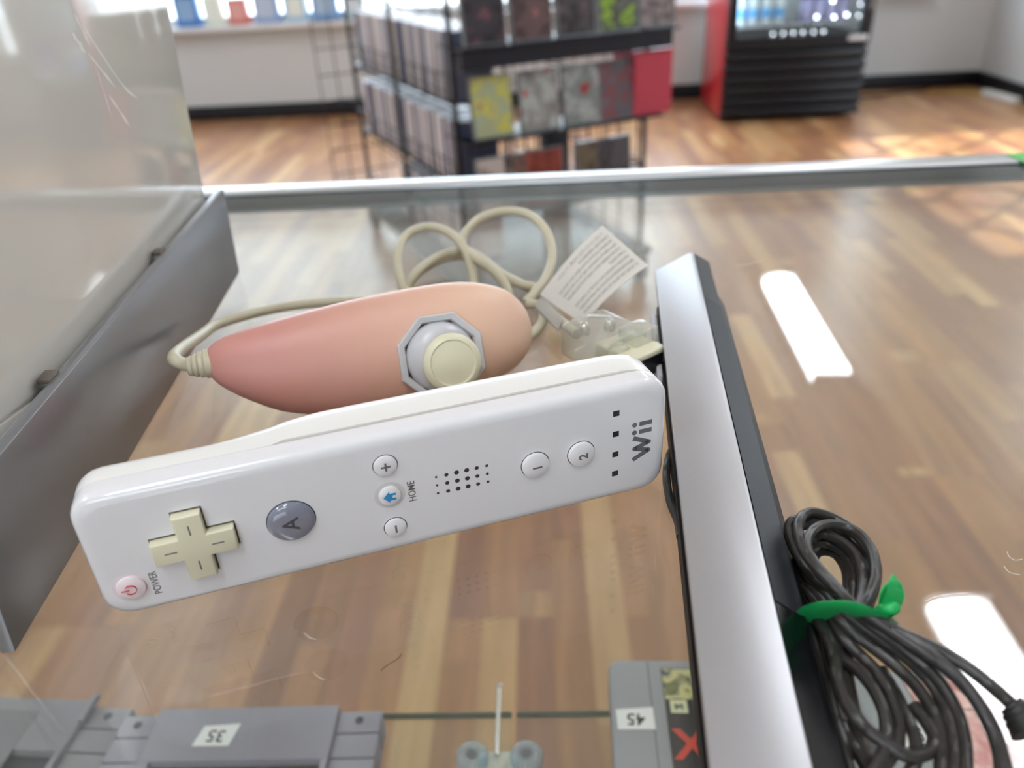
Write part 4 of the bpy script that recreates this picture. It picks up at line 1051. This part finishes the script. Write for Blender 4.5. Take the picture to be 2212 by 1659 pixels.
# ---- the cases
SP = ramp_random('case_spine', [(190, 186, 194), (120, 120, 140), (216, 208, 196), (96, 100, 122), (226, 222, 226), (150, 136, 128), (70, 76, 104), (196, 178, 160)], .32)
bmc = bmesh.new(); box(bmc, (0, 0, 0), (.128, .0142, .186), .0015, 1); case_me = link('game_case', bmc, SP, None, smooth=30)
first = [case_me]
def add_case(M_, label, group, m=None, me=None):
    if first and me is None: o = first.pop()
    else:
        o = case_me.copy(); COL.objects.link(o)
        if me is not None: o.data = me
    o.name = 'game_case'
    o.matrix_world = RM @ M_
    if m is not None and me is None:
        o.material_slots[0].link = 'OBJECT'; o.material_slots[0].material = m
    tag(o, label, 'game case', group)
    return o
rr = random.Random(3)
for z, nm, y1 in ((rows_left[0], 'upper', .96), (rows_left[1], 'middle', .98), (rows_left[2], 'lower', .62)):
    y = .012
    while y < y1:
        add_case(Matrix.Translation((.004 + rr.uniform(-.004, .004), y, z + .0005)) @ Matrix.Rotation(rr.uniform(-.02, .02), 4, 'X'),
                 'slim game case filed spine outward in the %s row of the rack\'s long left side' % nm, '%s row of spines on the rack' % nm)
        y += .0166 + (rr.random() < .08) * .014
# front side: cases showing their covers
def cover_mesh(nm, base, blobs):
    bm = bmesh.new(); box(bm, (0, -.0142, 0), (.128, 0, .170), .0015, 1); o_ = link(nm, bm, mat('case_clear_grey', (120, 124, 126), .25), None, smooth=30); me = o_.data; bpy.data.objects.remove(o_); return me
covme = cover_mesh('cover_case', None, None)
def cover(x, z, tilt, base, blobs, label, dy=0.0):
    o = add_case(Matrix.Translation((x, -.045 + dy, z)) @ Matrix.Rotation(tilt, 4, 'X'), label, None, me=covme)
    cols = [base] + [q[4] for q in blobs]
    B('cover_sheet', (.006, -.0150, .005), (.122, -.01435, .165), print_mat('sheet_' + label, [cols[-1], base, cols[1 % len(cols)], base, cols[2 % len(cols)], base], 20.0, .25), o)
cover(.030, .573, -.12, (168, 176, 140), [(.045, .05, .035, .05, (206, 200, 70)), (.085, .09, .03, .04, (150, 190, 190)), (.06, .13, .03, .02, (110, 150, 90)), (.03, .03, .018, .018, (208, 96, 62)), (.02, .14, .014, .018, (196, 60, 62))], 'green and yellow game cover leaning at the near corner of the rack')
cover(.180, .573, -.12, (140, 140, 138), [(.04, .08, .03, .06, (180, 186, 182)), (.085, .06, .03, .05, (110, 96, 96)), (.03, .14, .025, .02, (196, 64, 74))], 'grey game cover with a red corner beside the green one')
cover(.320, .573, -.12, (128, 136, 134), [(.05, .09, .035, .06, (176, 180, 178)), (.09, .04, .02, .03, (150, 60, 60)), (.1, .13, .02, .03, (70, 84, 110))], 'dim grey-green game cover in the middle of the rack front')
cover(.440, .573, -.12, (96, 92, 98), [(.05, .11, .035, .04, (134, 70, 76)), (.08, .05, .03, .04, (120, 120, 124))], 'dark game cover next to the red spines')
for k in range(9):
    add_case(Matrix.Translation((.575 + k * .0150, -.06, .5735)) @ Matrix.Rotation(math.pi / 2, 4, 'Z'), 'red game case in the row of red spines at the rack\'s right end', 'red spines on the rack', m=mat('case_red', (196, 74, 92), .35))
# upper front tray: dim covers with a black strip standing in for the shade under them
B('tray', (.0, -.085, .812), (LX + .06, .10, .820), sheet, rack, bev=.001); B('shade_strip', (.0, -.075, .765), (LX + .04, -.062, .812), sheet, rack)
for k, (x, c_, lab) in enumerate(((.015, (62, 58, 64), 'charcoal game cover on the upper tray at the near corner post'), (.155, (104, 84, 84), 'dull brown-red game cover on the upper tray beside the charcoal one'),
        (.295, (78, 74, 78), 'dark grey game cover in the middle of the upper tray'), (.565, (150, 140, 140), 'pale grey game cover at the right end of the upper tray'))):
    cover(x, .8205, -.1, c_, [(.06, .10, .04, .03, tuple(int(v * .6) for v in c_)), (.06, .035, .05, .02, tuple(min(255, int(v * 1.3)) for v in (c_[0] + 20, c_[1], c_[2])))], lab, -.01)
cover(.43, .8205, -.1, (88, 92, 84), [(.06, .05, .045, .025, (150, 190, 60)), (.07, .12, .03, .02, (120, 118, 118))], 'game cover with a lime green band on the rack\'s upper tray', -.01)
for k, (x, c_) in enumerate(((.03, (190, 182, 176)), (.115, (120, 92, 84)), (.19, (150, 70, 62)), (.36, (110, 100, 84)), (.43, (86, 84, 90)))):
    cover(x, .351, -.06, c_, [(.06, .08, .03, .05, tuple(int(v * .7) for v in c_))], ('pale game cover low at the near corner of the rack', 'brown game cover low on the rack beside the pale one', 'brick red game cover low in the middle of the rack', 'olive brown game cover low on the rack right of the gap', 'charcoal game cover low at the right of the rack')[k])
B('gap_block', (.275, -.04, .13), (.345, .02, .565), sheet, rack, bev=.002)  # black block filling the gap between the low covers

# ------------------------------------------------------------------ small things by the window and the walls
def sill_box(x, w_, h_, col, label, d_=.06):
    t = empty('boxed_toy', (x, YB + .005, SILL)); tag(t, label, 'box', 'boxes on the window sill')
    B('carton', (0, -.06, .0005), (w_, -.06 + d_, h_), mat('carton_%d_%d' % (col[0], col[2]), col, .4), t, bev=.003)
    B('carton_window', (w_ * .15, -.0612, h_ * .2), (w_ * .85, -.0598, h_ * .85), mat('carton_face_%d' % col[2], tuple(min(255, int(v * .6 + 100)) for v in col), .2), t)
items = [(-2.42, .16, .20, (70, 130, 200), 'blue carton at the left end of the window sill'), (-2.22, .12, .18, (226, 238, 226), 'white carton on the sill right of the blue one'),
         (-2.06, .13, .16, (214, 120, 110), 'coral red carton on the window sill'), (-1.88, .16, .19, (150, 176, 214), 'steel blue carton on the sill beside the coral one'),
         (-1.67, .14, .17, (176, 206, 226), 'pale sky blue carton in the middle of the sill'), (-1.49, .17, .20, (120, 160, 206), 'mid blue carton right of the pale blue one'),
         (-1.28, .14, .17, (196, 218, 230), 'icy blue carton on the sill near the rack')]
for a in items: sill_box(*a)
# power strip on the floor by the right wall
t = empty('power_strip', (2.93, 5.30, 0), math.radians(8)); tag(t, 'white power strip on the floor beside the right wall', 'power strip')
B('strip_body', (-.03, -.16, .0005), (.03, .16, .042), mat('strip_white', (228, 228, 224), .4), t, bev=.008)
for k in range(5): B('socket', (-.016, -.13 + k * .055, .0415), (.016, -.10 + k * .055, .0432), mat('socket_grey', (170, 170, 168), .5), t)
bm = bmesh.new(); tube(bm, [(2.915, 5.46, .02), (2.88, 5.53, .008), (2.80, 5.60, .007), (2.70, 5.58, .007), (2.62, 5.66, .007)], .006, 8, 6)
tag(link('yellow_cord', bm, mat('cord_yellow', (190, 156, 60), .5), None, smooth=True), 'yellow power cord on the floor by the corner', 'cable')
bm = bmesh.new(); tube(bm, [(1.96, 5.70, .006), (2.10, 5.60, .006), (2.28, 5.58, .006), (2.42, 5.66, .006), (2.60, 5.70, .006), (2.7, 5.78, .006)], .006, 8, 6)
tag(link('black_floor_cord', bm, mat('cord_black', (40, 34, 32), .5), None, smooth=True), 'black cord curving on the floor right of the cooler', 'cable')
# lint hairs on the glass
lint = mat('lint', (92, 66, 44), .7)
for k, (a, lab) in enumerate((([(-.0345, .1225, .0002), (-.0352, .1210, .0003), (-.0372, .1195, .0002), (-.0385, .1180, .0002)], 'tiny brown hair on the glass below the remote buttons'),)):
    bm = bmesh.new(); tube(bm, [(p[0], p[1], p[2] + G) for p in a], .00010, 5, 5); tag(link('lint_hair', bm, lint, None), lab, 'hair')
for k, lab in enumerate(('pale curled hair on the glass at the right picture edge', 'short pale hair below the curled one at the right edge', 'pale scratchy lint above the lower lamp reflection', 'pale thread of lint beside the far end of the sensor bar')):
    bm = bmesh.new(); tube(bm, [(p[0] * mm, p[1] * mm, p[2] * mm + G) for p in LINT[k]], .00009, 5, 5); tag(link('lint_hair', bm, mat('lint_pale', (226, 222, 212), .7), None), lab, 'hair')
